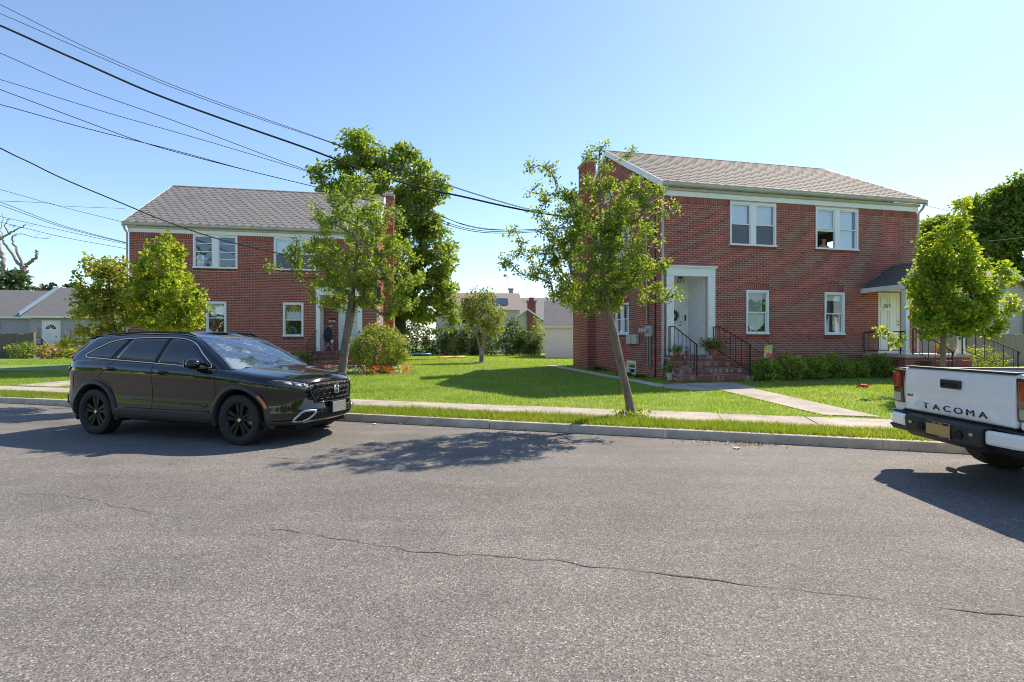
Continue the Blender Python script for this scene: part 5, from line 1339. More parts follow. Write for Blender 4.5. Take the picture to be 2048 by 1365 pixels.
tree('maple_sapling', 'wide maple sapling with reddish tinted leaves behind the rear of the black car', bE, trunkpts(bE, 11.78, [(232,720),(228,670),(224,630),(220,580),(216,530)]),
     crown(bE, 11.78, [(212,560,46,48),(212,520,16,18),(262,560,42,42),(155,620,30,14),(150,682,36,13),(235,625,62,30),(275,610,42,36),(195,600,40,30),(190,660,50,16)]),
     220, 17, .115, .08, LFR, BARK, .045, 14, 'young trees along the verge', cf=2, wr=.7)
bF = (9.67,11.5,.28)
tree('maple_sapling', 'young yellow-green maple on the lawn behind the white pickup truck', bF, trunkpts(bF, 11.5, [(1885,770),(1885,735),(1886,700),(1888,640),(1891,570),(1897,500),(1905,440)]),
     crown(bF, 11.5, [(1908,600,72,72),(1895,505,52,54),(1908,432,14,36),(1970,560,42,42),(1828,575,20,28),(2000,612,34,22),(1955,645,52,30),(1795,686,26,6),(1856,650,36,26),(2030,556,12,9),(1862,530,26,32),(1758,666,12,5),(2030,615,18,9),(1848,470,12,20)]),
     400, 20, .13, .08, LFM, BARK, .055, 15, 'young trees along the verge', cf=4, wr=.8)
bC = (-7.0,32,.35)
tree('tall_tree', 'tall dark green tree rising behind the left brick house', bC, trunkpts(bC, 32, [(802,670),(800,630),(792,580),(785,500),(778,420),(765,350)]),
     crown(bC, 32, [(715,305,50,42),(652,338,32,20),(790,330,48,40),(850,355,40,36),(890,388,24,20),(800,420,80,60),(868,500,44,52),(850,595,58,52),(795,625,50,32),(700,400,50,44),(880,560,38,30),(730,350,40,36),(770,530,60,70),(905,640,10,20)], .8),
     300, 60, .62, .25, LFD, BARKD, .34, 16, step=.5, cf=3, r_tip=.015, flat=.6)
bN = (34.0,34,.4)
tree('tall_tree', 'big dark leafy tree behind the right house and the tan house', bN, trunkpts(bN, 34, [(2045,640),(2045,580),(2040,520),(2035,450)]),
     crown(bN, 34, [(1990,425,52,44),(2040,400,46,46),(1960,495,70,42),(2040,500,60,55),(2110,430,80,80),(2000,540,60,25),(2030,370,18,14)], .8),
     360, 58, .72, .25, LFD, BARKD, .34, 17, step=.5, cf=2, r_tip=.015, flat=.6)
bO = (28.5,34,.4)
tree('tall_tree', 'rounded dark tree just right of the right brick house corner', bO, trunkpts(bO, 34, [(1880,640),(1880,580),(1880,520)]),
     crown(bO, 34, [(1880,475,42,40),(1870,540,36,40),(1915,520,30,40)], .8), 150, 58, .72, .25, LFD, BARKD, .22, 18, step=.5, cf=2, r_tip=.015, flat=.6)
bG = (-1.54,25.84,.35)
gk = thing('crape_myrtle', 'slender multi-stemmed small tree standing alone in the middle of the lawn', 'tree', bG)
tipsG = sample_blobs(crown(bG, 25.84, [(962,622,34,36),(985,655,22,24),(938,612,22,22),(966,586,24,12),(1000,625,12,20),(935,650,12,16)]), 150, 19)
posG = []; ptsG = []
for s, (dx, ds) in enumerate(((-.55,0),(.1,.15),(.55,-.1))):
    tr = [(0.04*(s-1),0,-.05),(dx*.12,ds,.6),(dx*.35,ds*2,1.2),(dx*.8,ds*2,1.9)]
    mine = [t for t in tipsG if (-1 if t.x < -.25 else (1 if t.x > .3 else 0)) == s-1]
    pos, par, ends = skeleton(tr, mine, 20+s, .3, 2); tube_tree('stem', pos, par, ends, .055, .007, BARKP, gk); ptsG += [pos[e] for e in ends]+[pos[par[e]] for e in ends]
leaf_cloud('crown', ptsG, 14, .24, .12, LFB, gk, 19)
m = MB(); m.ball((0,0,-.03), (.75,.6,.09), jit=.4); m.build('mulch_ring', EARTH, gk, smooth=True)
# dead tree and far greenery on the left
dt = thing('dead_tree', 'bare pale dead tree with sawn limbs above the grey bungalow', 'tree', (at(42,700,52).x,52,.35)); o_ = Vector(dt.location)
def zz(*l): return [at(u/3.41, 350+v/3.41, 52)-o_ for u, v in l]
m = MB()
for l, r0, r1 in ((((145,1190),(143,800),(150,690),(160,640)),.95,.8),(((155,665),(180,615),(215,590),(250,560),(252,520)),.62,.42),(((160,650),(110,590),(60,520),(20,440),(-20,390)),.6,.28),(((155,640),(110,510),(80,450),(105,410)),.5,.2),(((140,690),(60,665),(-40,640)),.6,.5),(((-40,700),(20,620),(15,560),(-10,470)),.9,.55),(((-10,450),(60,400),(130,370),(185,340)),.42,.12),(((60,400),(40,330),(62,300)),.25,.08),(((100,408),(150,405),(250,432),(335,435)),.15,.05),(((185,340),(215,355),(250,335)),.08,.03),(((20,440),(5,380),(20,260)),.2,.06),(((90,360),(100,345),(60,350)),.1,.04),(((250,432),(262,405),(280,410)),.06,.03),(((300,440),(340,425),(352,425)),.05,.02)):
    P_ = spline([tuple(p) for p in zz(*l)], 5); n = len(P_); m.tube([p+Vector((0,random.uniform(-.2,.2),0)) for p in P_], [(r0+(r1-r0)*i/(n-1))*.27 for i in range(n)], 8)
m.build('trunk', BARKP, dt, smooth=True, fix=False)
def evergreen(label, px, top, bot, Y, wd, seed, group):
    b = at(px, bot, Y); h = (bot-top)/1024*Y; root = thing('evergreen_tree', label, 'tree', (b.x, Y, .35), 0, group); hh = at(px, top, Y).z-.35; rr = random.Random(seed); pts = []
    m = MB(); m.tube([(0,0,-.1),(0,0,hh)], [.3,.04], 7); m.build('trunk', BARKD, root)
    for k in range(60):
        f = rr.random()**.8; a = rr.random()*6.28; q = wd*(1-f)*rr.uniform(.3,1)
        pts.append((q*math.cos(a), q*math.sin(a), hh*(.35+.65*f)-q*.2))
    leaf_cloud('crown', pts, 26, wd*.28, .5, LFE, root, seed, flat=.4, droop=.6); return root
evergreen('dark spreading evergreen in front of the dead tree', 30, 545, 640, 50, 4.5, 31, 'evergreens behind the bungalow')
evergreen('low evergreen hump left of the dead tree trunk', -10, 560, 640, 49, 3.5, 32, 'evergreens behind the bungalow')
evergreen('small pointed evergreen poking above the bungalow roof', 147, 568, 650, 60, 2.6, 33, 'evergreens behind the bungalow')
evergreen('broad dark evergreen behind the bungalow chimney', 98, 574, 650, 62, 4.0, 34, 'evergreens behind the bungalow')
# ---- shrubs near the right house
def onh(hs, u, d): 
    (ox, oy), a, _, _ = hs; c, s = math.cos(R_(a)), math.sin(R_(a)); return (ox+u*c+d*s, oy+u*s-d*c)
names = ['round green shrub right beside the front steps of the right house','second green shrub in the row under the right house windows','third green shrub in the foundation row below the middle wall','fourth foundation shrub below the second ground floor window','small fifth shrub in the row near the brick porch','last foundation shrub next to the brick porch base']
for i, (u, d, r, hh) in enumerate(((2.45,1.35,.40,.34),(3.35,1.2,.47,.38),(4.30,1.1,.42,.33),(5.15,1.05,.46,.36),(5.95,1.05,.34,.27),(6.65,1.05,.44,.36))):
    x, y = onh(HOUSE_R, u, d); bush('foundation_shrub', names[i], (x, y, g(x, y)), (r, r*.9, hh), 120, .075, LFH, 40+i, 'shrub', 'foundation shrubs along the right house', cnt=15, lump=.1)
mb = MB(); bed = [onh(HOUSE_R, *q) for q in ((1.9,.02),(7.1,.02),(7.2,1.75),(4.5,1.8),(2.0,1.75))]; mb.add([(x, y, g(x, y)+.012) for x, y in bed], [tuple(range(5))]); tag(mb.build('flower_bed', EARTH), kind='structure')
def hosta(label, u, d, sc_, seed):
    x, y = onh(HOUSE_R, u, d); root = thing('hosta_plant', label, 'plant', (x, y, g(x, y)), 0, 'hostas along the side wall'); rr = random.Random(seed)
    for k in range(26):
        a = rr.random()*6.28; L = sc_*rr.uniform(.6,1); e = rr.uniform(.3,1.0); vs = []
        for i in range(6):
            f = i/5; r_ = L*f*math.cos(e*(1-.2*f)); z = L*f*math.sin(e)-.5*L*f*f*.9; w_ = L*.22*math.sin(min(1, f*1.05)*math.pi)**.8
            vs += [(r_*math.cos(a)-w_*math.sin(a), r_*math.sin(a)+w_*math.cos(a), max(.01,z)), (r_*math.cos(a), r_*math.sin(a), max(.008,z-.012)), (r_*math.cos(a)+w_*math.sin(a), r_*math.sin(a)-w_*math.cos(a), max(.01,z))]
        m = MB(); m.add(vs, [(3*i+j, 3*i+j+1, 3*i+j+4, 3*i+j+3) for i in range(5) for j in range(2)], 0, rr.random()); m.build('leaf', LFD, root, smooth=True, fix=False)
hosta('hosta clump at the foot of the side wall beside the chimney', -.45, -4.3, .55, 1); hosta('hosta clump below the basement window of the right house', -.5, -1.6, .42, 2); hosta('small hosta by the downspout corner of the right house', -.42, -.75, .34, 3)
# potted plants and ornaments
POTW = pm('pot_white', (.72,.70,.65), .5, var=.08); TERR = pm('terracotta', (.42,.16,.09), .8, var=.12)
PINK = leaf_mat('petals_pink', [(0,(.55,.06,.20)),(.6,(.65,.15,.35)),(1,(.75,.45,.6))], .3); WPET = leaf_mat('petals_white_lilac', [(0,(.7,.68,.72)),(.7,(.78,.75,.80)),(1,(.6,.5,.75))], .3); RPET = leaf_mat('petals_red', [(0,(.55,.03,.03)),(1,(.75,.10,.08))], .3)
YPET = leaf_mat('petals_yellow', [(0,(.7,.5,.03)),(1,(.8,.65,.1))], .3)
def potted(label, loc, pr, ph, fr, lm, pm_, L, seed, petals=None, n=40):
    root = thing('potted_plant', label, 'potted plant', loc); m = MB(); m.lathe([(.001,0),(pr*.72,0),(pr*.95,ph*.9),(pr*1.06,ph*.9),(pr*1.06,ph),(pr*.9,ph),(pr*.85,ph*.85),(.001,ph*.84)], seg=20); m.build('pot', pm_, root, smooth=True, auto=40)
    rr = random.Random(seed); pts = [(rr.gauss(0,.45)*fr[0], rr.gauss(0,.45)*fr[0], ph+fr[1]*rr.uniform(0,1)) for _ in range(n)]
    leaf_cloud('foliage', pts, 8, fr[0]*.3, L, lm, root, seed)
    if petals: tag(leaf_cloud('flowers', pts[::2], 3, fr[0]*.35, L*.9, petals, root, seed+1), kind='stuff')
x, y = onh(HOUSE_R, -.05, .62); potted('green plant in a white scalloped pot at the house corner', (x, y, g(x, y)), .17, .24, (.26,.28), LFD, POTW, .06, 1)
x, y = onh(HOUSE_R, 1.42, .40); potted('pink petunias in a pot on the front step landing', (x, y, 1.03), .15, .20, (.30,.26), LFB, TERR, .065, 2, PINK, 110)
x, y = onh(HOUSE_R, .62, .30); potted('small terracotta pot beside the white entrance post', (x, y, 1.03), .075, .14, (.05,.12), LFB, TERR, .03, 3, None, 10)
x, y = onh(HOUSE_R, .20, .45); potted('leafy green plant in a pot behind the left stair railing', (x, y, 1.03), .12, .12, (.18,.18), LFB, TERR, .05, 4)
x, y = onh(HOUSE_R, 8.95, 1.2); potted('red flowers in a pot on the brick porch', (x, y, 1.05), .13, .18, (.18,.18), LFB, TERR, .05, 5, RPET)
# door wreath
x, y = onh(HOUSE_R, .92, -1.02); wr_ = thing('door_wreath', 'green wreath hanging on the white front door', 'wreath', (x, y, 2.28), R_(12.3))
m = MB(); m.tube([(.14*math.cos(a), -.02, .14*math.sin(a)) for a in [k*math.pi/10 for k in range(21)]], .03, 6); m.build('ring', BARKD, wr_); leaf_cloud('foliage', [(.14*math.cos(k*.25), -.03, .14*math.sin(k*.25)) for k in range(25)], 8, .06, .05, LFE, wr_, 5)
# garden flag
x, y = onh(HOUSE_R, 2.30, 1.55); fl = thing('garden_flag', 'small colourful garden flag with flowers beside the front steps', 'flag', (x, y, g(x, y)), R_(5))
m = MB(); m.tube([(-.05,0,-.05),(-.05,0,1.02),(.22,0,1.05)], .007, 6); m.build('flag_pole', BLK, fl)
mt, t_, b_ = new('flag_print'); v = nd(t_, 'ShaderNodeTexVoronoi'); v.inputs['Scale'].default_value = 9; tc = nd(t_, 'ShaderNodeTexCoord'); t_.links.new(tc.outputs['Object'], v.inputs['Vector']); sp = nd(t_, 'ShaderNodeSeparateColor'); t_.links.new(v.outputs['Color'], sp.inputs[0])
t_.links.new(ramp(t_, [(0,(.75,.60,.15)),(.35,(.80,.70,.35)),(.5,(.35,.50,.65)),(.65,(.55,.70,.75)),(.8,(.70,.15,.06)),(1,(.30,.40,.12))], sp.outputs[0], 'CONSTANT'), b_.inputs['Base Color']); b_.inputs['Roughness'].default_value = .8
m = MB(); n = 12; vs = []
for j in range(n+1):
    for i in range(9):
        f = i/8; h_ = j/n; vs.append((-.03+.24*f, .025*math.sin(f*5+h_*3)+.02*h_, 1.04-.36*h_-.03*abs(f-.5)*h_))
m.add(vs, [(j*9+i, j*9+i+1, (j+1)*9+i+1, (j+1)*9+i) for j in range(n) for i in range(8)]); m.build('flag_cloth', mt, fl, smooth=True, fix=False)
# clipped hedge and bushes
x, y = 15.95, 17.6; bush('clipped_hedge', 'rounded box-clipped yellow-green hedge beside the porch steps', (x, y, g(x, y)), (.72,.6,.45), 260, .055, LFB, 60, 'hedge', box=True, cnt=16)
x, y = -4.80, 18.6; bush('round_bush', 'large round flowering bush beside the steps of the left house', (x, y, g(x, y)-.02), (1.02,.95,.86), 420, .085, LFB, 61, 'bush', cnt=18, spread=.17, stems=8, lump=.1)
x, y = onh(HOUSE_L, 6.7, 1.0); bush('small_bush', 'small dark green bush in front of the left house steps', (x, y, g(x, y)), (.48,.42,.38), 110, .06, LFH, 62, 'bush', cnt=16)
for i, (u, v_, pt, lb) in enumerate(((-6.3,17.6,PINK,'pink flowers beside the trunk of the left street tree'),(-5.9,17.4,WPET,'white flowers at the front foot of the round bush'),(-5.2,17.3,WPET,'second white flower clump at the foot of the round bush'),(-4.3,17.6,RPET,'red flowers at the right foot of the round bush'),(-4.0,17.9,WPET,'lilac white flowers right of the round bush'),(-3.75,18.3,RPET,'orange-red flowers at the far right of the flower bed'),(-4.75,17.2,RPET,'dark red leafy clump in front of the round bush'))):
    root = thing('flowering_plant', lb, 'flowers', (u, v_, g(u, v_)), 0, 'bedding flowers around the round bush'); rr = random.Random(70+i); pts = [(rr.gauss(0,.13), rr.gauss(0,.12), rr.uniform(.03,.26)) for _ in range(16)]
    leaf_cloud('foliage', pts, 5, .08, .06, LFB, root, 70+i); tag(leaf_cloud('flowers', [(p[0], p[1], p[2]+.05) for p in pts], 5, .06, .06, pt, root, 90+i), kind='stuff')
mb = MB(); P_ = [(-6.7,17.9),(-6.0,17.05),(-4.6,16.9),(-3.5,17.6),(-3.4,18.6),(-4.8,19.8),(-6.4,19.3)]; mb.add([(a, b, g(a, b)+.012) for a, b in P_], [tuple(range(7))]); tag(mb.build('flower_bed', EARTH), kind='structure')
# folded camp chair
x, y = onh(HOUSE_L, 7.66, .12); cc = thing('folding_chair', 'folded navy camping chair standing by the left house door', 'chair', (x, y, 1.03), R_(10)); NAVY = pm('navy_cloth', (.012,.02,.045), .8, var=.3, scale=14)
for s in (-1, 1):
    m = MB(); m.tube([(s*.20,-.06,0),(-s*.12,0,.55),(-s*.16,.02,.9)], .011, 6); m.build('leg', METAL, cc); m = MB(); m.tube([(s*.20,.12,0),(-s*.10,.08,.5)], .011, 6); m.build('leg', METAL, cc)
    m = MB(); m.tube([(s*.17,.03,.0),(s*.17,.03,.88)], .011, 6); m.build('leg', METAL, cc)
m = MB(); m.ball((0,.02,.68), (.19,.12,.30), jit=.35, sd=3, seg=18, rings=12); m.build('seat_cloth', NAVY, cc, smooth=True)
m = MB(); m.ball((.16,-.06,.42), (.06,.05,.08), jit=.3, sd=8); m.build('cup_holder', POTW, cc, smooth=True)
# child looking out of the open window
sk = pm('skin', (.42,.22,.15), .55, var=.05); HAIR = pm('hair_dark', (.02,.014,.011), .6, var=.2)
x, y = onh(HOUSE_R, 5.90, -.22); ch = thing('person', 'bare-shouldered child with dark hair leaning at the open upper window', 'person', (x, y, 3.62), R_(0))
SKv = [((0,0,.55),.10),((0,0,.72),.105),((0,-.01,.90),.10),((0,-.01,1.02),.05),((0,-.02,1.08),.045),((0,-.03,1.15),.078),((0,-.03,1.215),.082),
       ((.12,-.01,.96),.045),((.20,-.05,.86),.036),((.14,-.17,.84),.030),((.04,-.20,.87),.024),((-.12,-.01,.96),.045),((-.20,-.05,.86),.036),((-.14,-.17,.84),.030),((-.04,-.20,.87),.024)]
SKe = [(0,1),(1,2),(2,3),(3,4),(4,5),(5,6),(2,7),(7,8),(8,9),(9,10),(2,11),(11,12),(12,13),(13,14)]
vs = list(SKv); es = list(SKe)
for hnd, s in ((10,1),(14,-1)):
    hp = Vector(vs[hnd][0])
    for k in range(5):
        d = Vector((-s*.035 if k else -s*.01, -.008+.014*(k-2), .012 if k else .03)); ln_ = (.8,.95,1.05,.97,.78)[k]
        vs.append((tuple(hp+d*ln_+Vector((0,.006*(k-2),0))), .0085)); es.append((hnd, len(vs)-1)); vs.append((tuple(hp+d*1.75*ln_+Vector((0,.008*(k-2),-.012))), .0075)); es.append((len(vs)-2, len(vs)-1))
me = bpy.data.meshes.new('body'); me.from_pydata([v[0] for v in vs], es, []); bo = link('body', me, ch); me.materials.append(sk)
bo.modifiers.new('skin', 'SKIN'); sv = me.skin_vertices[0].data
for i, v in enumerate(vs): sv[i].radius = (v[1], v[1]); sv[i].use_root = (i == 0)
ss_ = bo.modifiers.new('sub', 'SUBSURF'); ss_.levels = 1; ss_.render_levels = 2
m = MB(); m.ball((0,-.012,1.225), (.092,.096,.088), jit=.12, seg=18, rings=12); hr = m.build('hair', HAIR, ch, smooth=True)
bm = bmesh.new(); bm.from_mesh(hr.data); bmesh.ops.delete(bm, geom=[v for v in bm.verts if v.co.y < -.055 and v.co.z < 1.235], context='VERTS'); bm.to_mesh(hr.data); bm.free()
m = MB(); m.ball((0,-.115,1.175), (.012,.016,.014)); m.ball((-.075,-.02,1.175), (.012,.02,.025)); m.ball((.075,-.02,1.175), (.012,.02,.025)); m.build('nose_and_ears', sk, ch, smooth=True)
for s in (-1, 1): m = MB(); m.ball((s*.03,-.102,1.195), (.013,.008,.008)); m.build('eye', HAIR, ch, smooth=True)
m = MB(); m.ball((0,-.106,1.135), (.024,.008,.006)); m.build('mouth', pm('lips', (.30,.10,.09), .5, var=0), ch, smooth=True)
# ---- far buildings
def siding(name, c):
    m_, t, b = new(name); tc = nd(t, 'ShaderNodeTexCoord'); sp = nd(t, 'ShaderNodeSeparateXYZ'); t.links.new(tc.outputs['Object'], sp.inputs[0])
    mu = nd(t, 'ShaderNodeMath', operation='MULTIPLY'); mu.inputs[1].default_value = 7.5; t.links.new(sp.outputs[2], mu.inputs[0]); fr = nd(t, 'ShaderNodeMath', operation='FRACT'); t.links.new(mu.outputs[0], fr.inputs[0])
    t.links.new(ramp(t, [(0,tuple(.55*q for q in c)),(.14,c),(1,tuple(.94*q for q in c))], fr.outputs[0]), b.inputs['Base Color']); b.inputs['Roughness'].default_value = .6; return m_
SDG = siding('siding_grey', (.46,.47,.48)); SDT = siding('siding_tan', (.50,.44,.38)); SDY = siding('siding_cream', (.82,.74,.52))
RFG = pm('far_roof_grey', (.13,.13,.135), .9, var=.22, scale=5, stretch=(1,1,4)); RFB = pm('far_roof_brown', (.26,.21,.185), .9, var=.2, scale=5); RFL = pm('far_roof_light', (.25,.24,.23), .9, var=.2, scale=5)
def far_house(name, label, loc, rz, W, D, zw, zr, wall, roof, axis='x', wins=(), over=.3, doors=(), group=None):
    h = thing(name, label, 'house', loc, rz, group); m = MB(); m.box(0, W, 0, D, -.4, zw); m.build('wall', wall, h)
    if axis == 'x':
        pr = [(-over,zw-.12),(D/2,zr),(D+over,zw-.12),(D+over,zw-.02),(D/2,zr+.12),(-over,zw-.02)]; f = lambda p, d: (d, p[0], p[1]); rng = (-over, W+over); gp = [(0,zw),(D/2,zr-.02),(D,zw)]; gr2 = (0.0, W)
    else:
        pr = [(-over,zw-.12),(W/2,zr),(W+over,zw-.12),(W+over,zw-.02),(W/2,zr+.12),(-over,zw-.02)]; f = lambda p, d: (p[0], d, p[1]); rng = (-over, D+over); gp = [(0,zw),(W/2,zr-.02),(W,zw)]; gr2 = (0.0, D)
    m = MB(); m.prism(gp, f, gr2[0]+.001, gr2[1]-.001); m.build('gable', wall, h)
    m = MB(); m.prism(pr, f, *rng); m.build('roof', roof, h)
    if axis == 'x': m = MB(); m.box(-over, W+over, -over-.08, -over, zw-.16, zw-.03); m.build('gutter', WHT, h)
    else:
        for s in (0, 1):
            x0, x1 = (-over, W/2) if s == 0 else (W+over, W/2)
            m = MB(); m.prism([(x0,zw-.14),(x1,zr-.02),(x1,zr+.14),(x0,zw+.0)], lambda p, d: (p[0], d, p[1]), -over-.05, -over-.005); m.build('rake_board', WHT, h)
    for (x0, x1, z0, z1) in wins:
        m = MB(); e = .09
        for q in ((x0,x1,z0,z0+e),(x0,x1,z1-e,z1),(x0,x0+e,z0+e,z1-e),(x1-e,x1,z0+e,z1-e),(x0+e,x1-e,(z0+z1)/2-.03,(z0+z1)/2+.03)): m.box(q[0], q[1], -.07, -.001, q[2], q[3])
        w_ = m.build('window', VIN, h); m = MB(); m.box(x0+e, x1-e, -.03, -.002, z0+e, z1-e); m.build('pane', CGL, w_)
    for (x0, x1, z0, z1) in doors:
        m = MB(); m.box(x0-.12, x1+.12, -.05, -.001, z0, z1+.12); fr_ = m.build('door_frame', WHT, h); m = MB(); m.box(x0, x1, -.08, -.051, z0+.03, z1); d_ = m.build('door', WHT, h)
        m = MB(); cx = (x0+x1)/2
        for k in range(5):
            a0, a1 = math.pi*(k+.12)/5, math.pi*(k+.88)/5; r0, r1 = .10, .32
            m.add([(cx+r0*math.cos(a0),-.085,z1-.50+r0*math.sin(a0)),(cx+r1*math.cos(a0),-.085,z1-.50+r1*math.sin(a0)),(cx+r1*math.cos(a1),-.085,z1-.50+r1*math.sin(a1)),(cx+r0*math.cos(a1),-.085,z1-.50+r0*math.sin(a1))], [(0,1,2,3)])
        m.build('fanlight', CGL, d_, fix=False); m = MB(); m.ball((x1-.1,-.11,z0+1.0), .05); m.build('door_knob', METAL, d_)
    return h
rn = far_house('grey_bungalow', 'grey-sided bungalow with dark shingle roof and white fanlight door', (-33.9,36,.35), R_(14), 15, 8, 2.90, 5.15, SDG, RFG, 'x', [(5.2,7.6,.95,2.3),(9.5,11,1.0,2.3)], .3, [(.85,1.72,.40,2.45)])
m = MB(); m.prism([(-.42,2.86),(4,5.16),(4,5.38),(-.42,3.08)], lambda p, d: (d, p[0], p[1]), -.50, -.36); m.build('rake_board', pm('trim_slate_blue', (.16,.24,.33), .6, var=.1), rn)
for x0, x1, z0, z1, lb in ((.18,.52,1.55,2.0,'flower print board left of the door'),(2.10,2.45,1.35,1.85,'flower print board right of the door')):
    m = MB(); m.box(x0, x1, -.10, -.03, z0, z1); m.prism([(x0,z1),(x1,z1),((x0+x1)/2,z1+.12)], lambda p, d: (p[0], d, p[1]), -.10, -.03); o = m.build('wall_plaque', pm('plaque_cream', (.55,.45,.38), .7, var=.35, scale=9) if 'plaque_cream' not in M else M['plaque_cream'], rn, bevel=.02); o['label'] = lb
m = MB(); m.box(.4,2.2,-1.2,-.06,-.3,.38); m.build('stoop', CONC, rn)
WOOD = pm('weathered_wood', (.16,.12,.09), .85, var=.2, scale=10)
for i, pts in enumerate(([(.4,-1.1,1.35),(1.3,-1.1,1.35),(2.3,-2.1,.75)], [(.4,-1.1,.85),(1.3,-1.1,.85)])):
    m = MB()
    for a, b in zip(pts[:-1], pts[1:]): m.bar(a, b, .08, .08)
    if i == 0:
        for p in pts: m.bar(p, (p[0], p[1], -.3), .09, .09)
    m.build('stair_rail', WOOD, rn)
rn2 = far_house('grey_bungalow_wing', 'left wing of the grey bungalow with a white framed window', (-43.9,34.6,.35), R_(14), 9.7, 7.6, 2.88, 4.95, SDG, RFG, 'x', [(4.9,7.7,.9,2.5)], .25)
m = MB(); m.tube([(9.55,-.3,2.75),(9.58,-.1,2.6),(9.58,-.1,-.3)], .05, 6); m.build('downspout', WHT, rn2)
m = MB(); m.box(8,9,3,4,4.5,5.6); m.build('chimney', BRL, rn)
def picket_fence(label, a, b, h, n, mat, seed):
    root = thing('wooden_fence', label, 'fence', (a[0], a[1], .35), math.atan2(b[1]-a[1], b[0]-a[0])); L = math.dist(a, b); rr = random.Random(seed); w_ = L/n
    for k in range(n):
        m = MB(); hh = h+rr.uniform(-.07,.05); x = k*w_; m.prism([(x+.006,-.4),(x+w_-.006,-.4),(x+w_-.006,hh-.05),(x+w_/2,hh),(x+.006,hh-.05)], lambda p, d: (p[0], d+rr.uniform(0,.012), p[1]), -.02, 0); m.build('picket', mat, root)
    for z in (.3, h-.35): m = MB(); m.box(0, L, .012, .06, z, z+.09); m.build('rail', mat, root)
    m = MB(); m.box(L, L+.16, -.06, .10, -.4, h+.04); m.build('post', mat, root)
WOODG = pm('fence_grey_brown', (.18,.145,.115), .9, var=.3, scale=5, stretch=(3,3,.3)); WOODT = pm('fence_tan', (.30,.225,.17), .9, var=.25, scale=5, stretch=(3,3,.3))
picket_fence('weathered wooden picket fence in front of the grey bungalow', (-40.5,34.0), (-31.3,33.4), 1.62, 46, WOODG, 1)
for i, (x, y, r, lm, pt, lb) in enumerate(((-31.0,32.4,(.9,.6,.5),LFD,None,'leafy plants by the steps of the grey bungalow'),(-29.2,32.4,(.8,.6,.45),LFR,PINK,'reddish shrub beside the bungalow steps'),(-27.6,32.6,(.8,.5,.35),LFB,YPET,'yellow flowering plant before the bungalow'),(-26.0,33.0,(.9,.5,.4),LFB,PINK,'pink flowering shrub before the bungalow'),(-34.6,32.6,(1.1,.6,.55),LFD,None,'tall weeds in front of the picket fence end'),(-37.0,32.6,(1.3,.6,.6),LFD,None,'green weeds along the picket fence'),(-33.6,32.0,(.8,.5,.28),LFB,YPET,'low yellow-green plants below the fence post'))):
    b_ = bush('garden_plant', lb, (x, y, .35), r, 60, .16, lm, 100+i, 'plant', 'garden plants in front of the bungalow', cnt=10)
    if pt: tag(leaf_cloud('flowers', sample_blobs([(0,-.1,r[2],r[0],r[1],r[2])], 40, i), 4, .12, .13, pt, b_, 120+i), kind='stuff')
# centre background
far_house('tan_house', 'tan two-storey house with solar panels on its roof beyond the hedge', (-9.5,64,.35), R_(4), 10.5, 8, 5.2, 7.4, SDT, RFB, 'x', [(2.9,3.8,3.1,4.5),(6.4,7.6,1.6,3.0)])
h_ = [o for o in bpy.data.objects if o.name == 'tan_house'][0]
for k in range(3):
    q = MB(); x0 = 3.2+2.0*k; s_ = (7.4-5.2)/4.3; f = lambda y: 5.2-.02+(y+.3)*s_*.98+.18
    q.add([(x0,.5,f(.5)),(x0+1.9,.5,f(.5)),(x0+1.9,2.4,f(2.4)),(x0,2.4,f(2.4)),(x0,.5,f(.5)-.06),(x0+1.9,.5,f(.5)-.06)], [(0,1,2,3),(0,4,5,1)]); q.build('solar_panel', CGL, h_)
q = MB(); q.prism([(-.2,1.9),(3.0,2.7),(6.2,1.9)], lambda p, d: (p[0]+1, d, p[1]), -3.2, -.01); q.build('porch_roof', RFL, h_)
gh_ = far_house('grey_roofed_house', 'house with a wide pale grey roof and small chimney in the far centre', (-4.8,66,.35), R_(2), 14.5, 9, 3.9, 6.95, SDT, RFL, 'x')
for x0, x1, y0, z0, z1 in ((4.5,5.1,4.2,6.5,8.2),(4.6,5.2,-.1,4.0,5.6)): q = MB(); q.box(x0, x1, y0, y0+.6, z0, z1); q.box(x0-.08, x1+.08, y0-.08, y0+.68, z1, z1+.15); q.build('chimney', BRS, gh_)
q = MB(); q.tube([(4.4,4.2,8.0),(4.35,4.2,10.0),(4.1,4.2,10.1)], .03, 5); q.ball((4.0,4.2,10.1), (.25,.1,.2)); q.build('antenna', METAL, gh_)
yh = far_house('cream_house', 'cream gabled cottage with a brick chimney behind the hedge', (-.9,47,.35), R_(3), 4.6, 7, 2.3, 3.95, SDY, RFG, 'y', [(.6,1.3,.8,1.9)], .35)
q = MB(); q.box(2.3,3.05,-.35,-.01,-.3,4.65); q.box(2.22,3.13,-.42,.06,4.65,4.8); q.box(2.45,2.9,-.3,-.05,4.8,5.1); q.box(1.9,3.2,-.5,-.352,-.3,1.5); q.build('chimney', BRS, yh)
q = MB(); q.box(-6.6,-4.2,50,50.3,.35,1.75); tag(q.build('brick_garden_wall', BRS), 'low reddish garden wall with a white coping beyond the hedge', 'wall'); o = bpy.data.objects['brick_garden_wall']
q = MB(); q.box(-6.7,-4.1,49.9,50.4,1.752,2.15); q.build('coping', WHTD, o)
sh = far_house('white_shed', 'white rendered garage with a grey shingle roof beside the right brick house', (2.16,33.4,.35), R_(-5), 5.5, 6, 2.13, 3.85, PLA, RFG, 'x', over=.12)
hb = [(-7.4,39.2,1.35),(-5.9,39.4,1.1),(-4.5,39.3,1.0),(-3.1,39.3,1.05),(-1.9,39.2,1.0),(.0,38.6,1.15),(1.3,38.9,.95),(-8.9,39.4,1.8),(-10.4,39.4,2.0)]
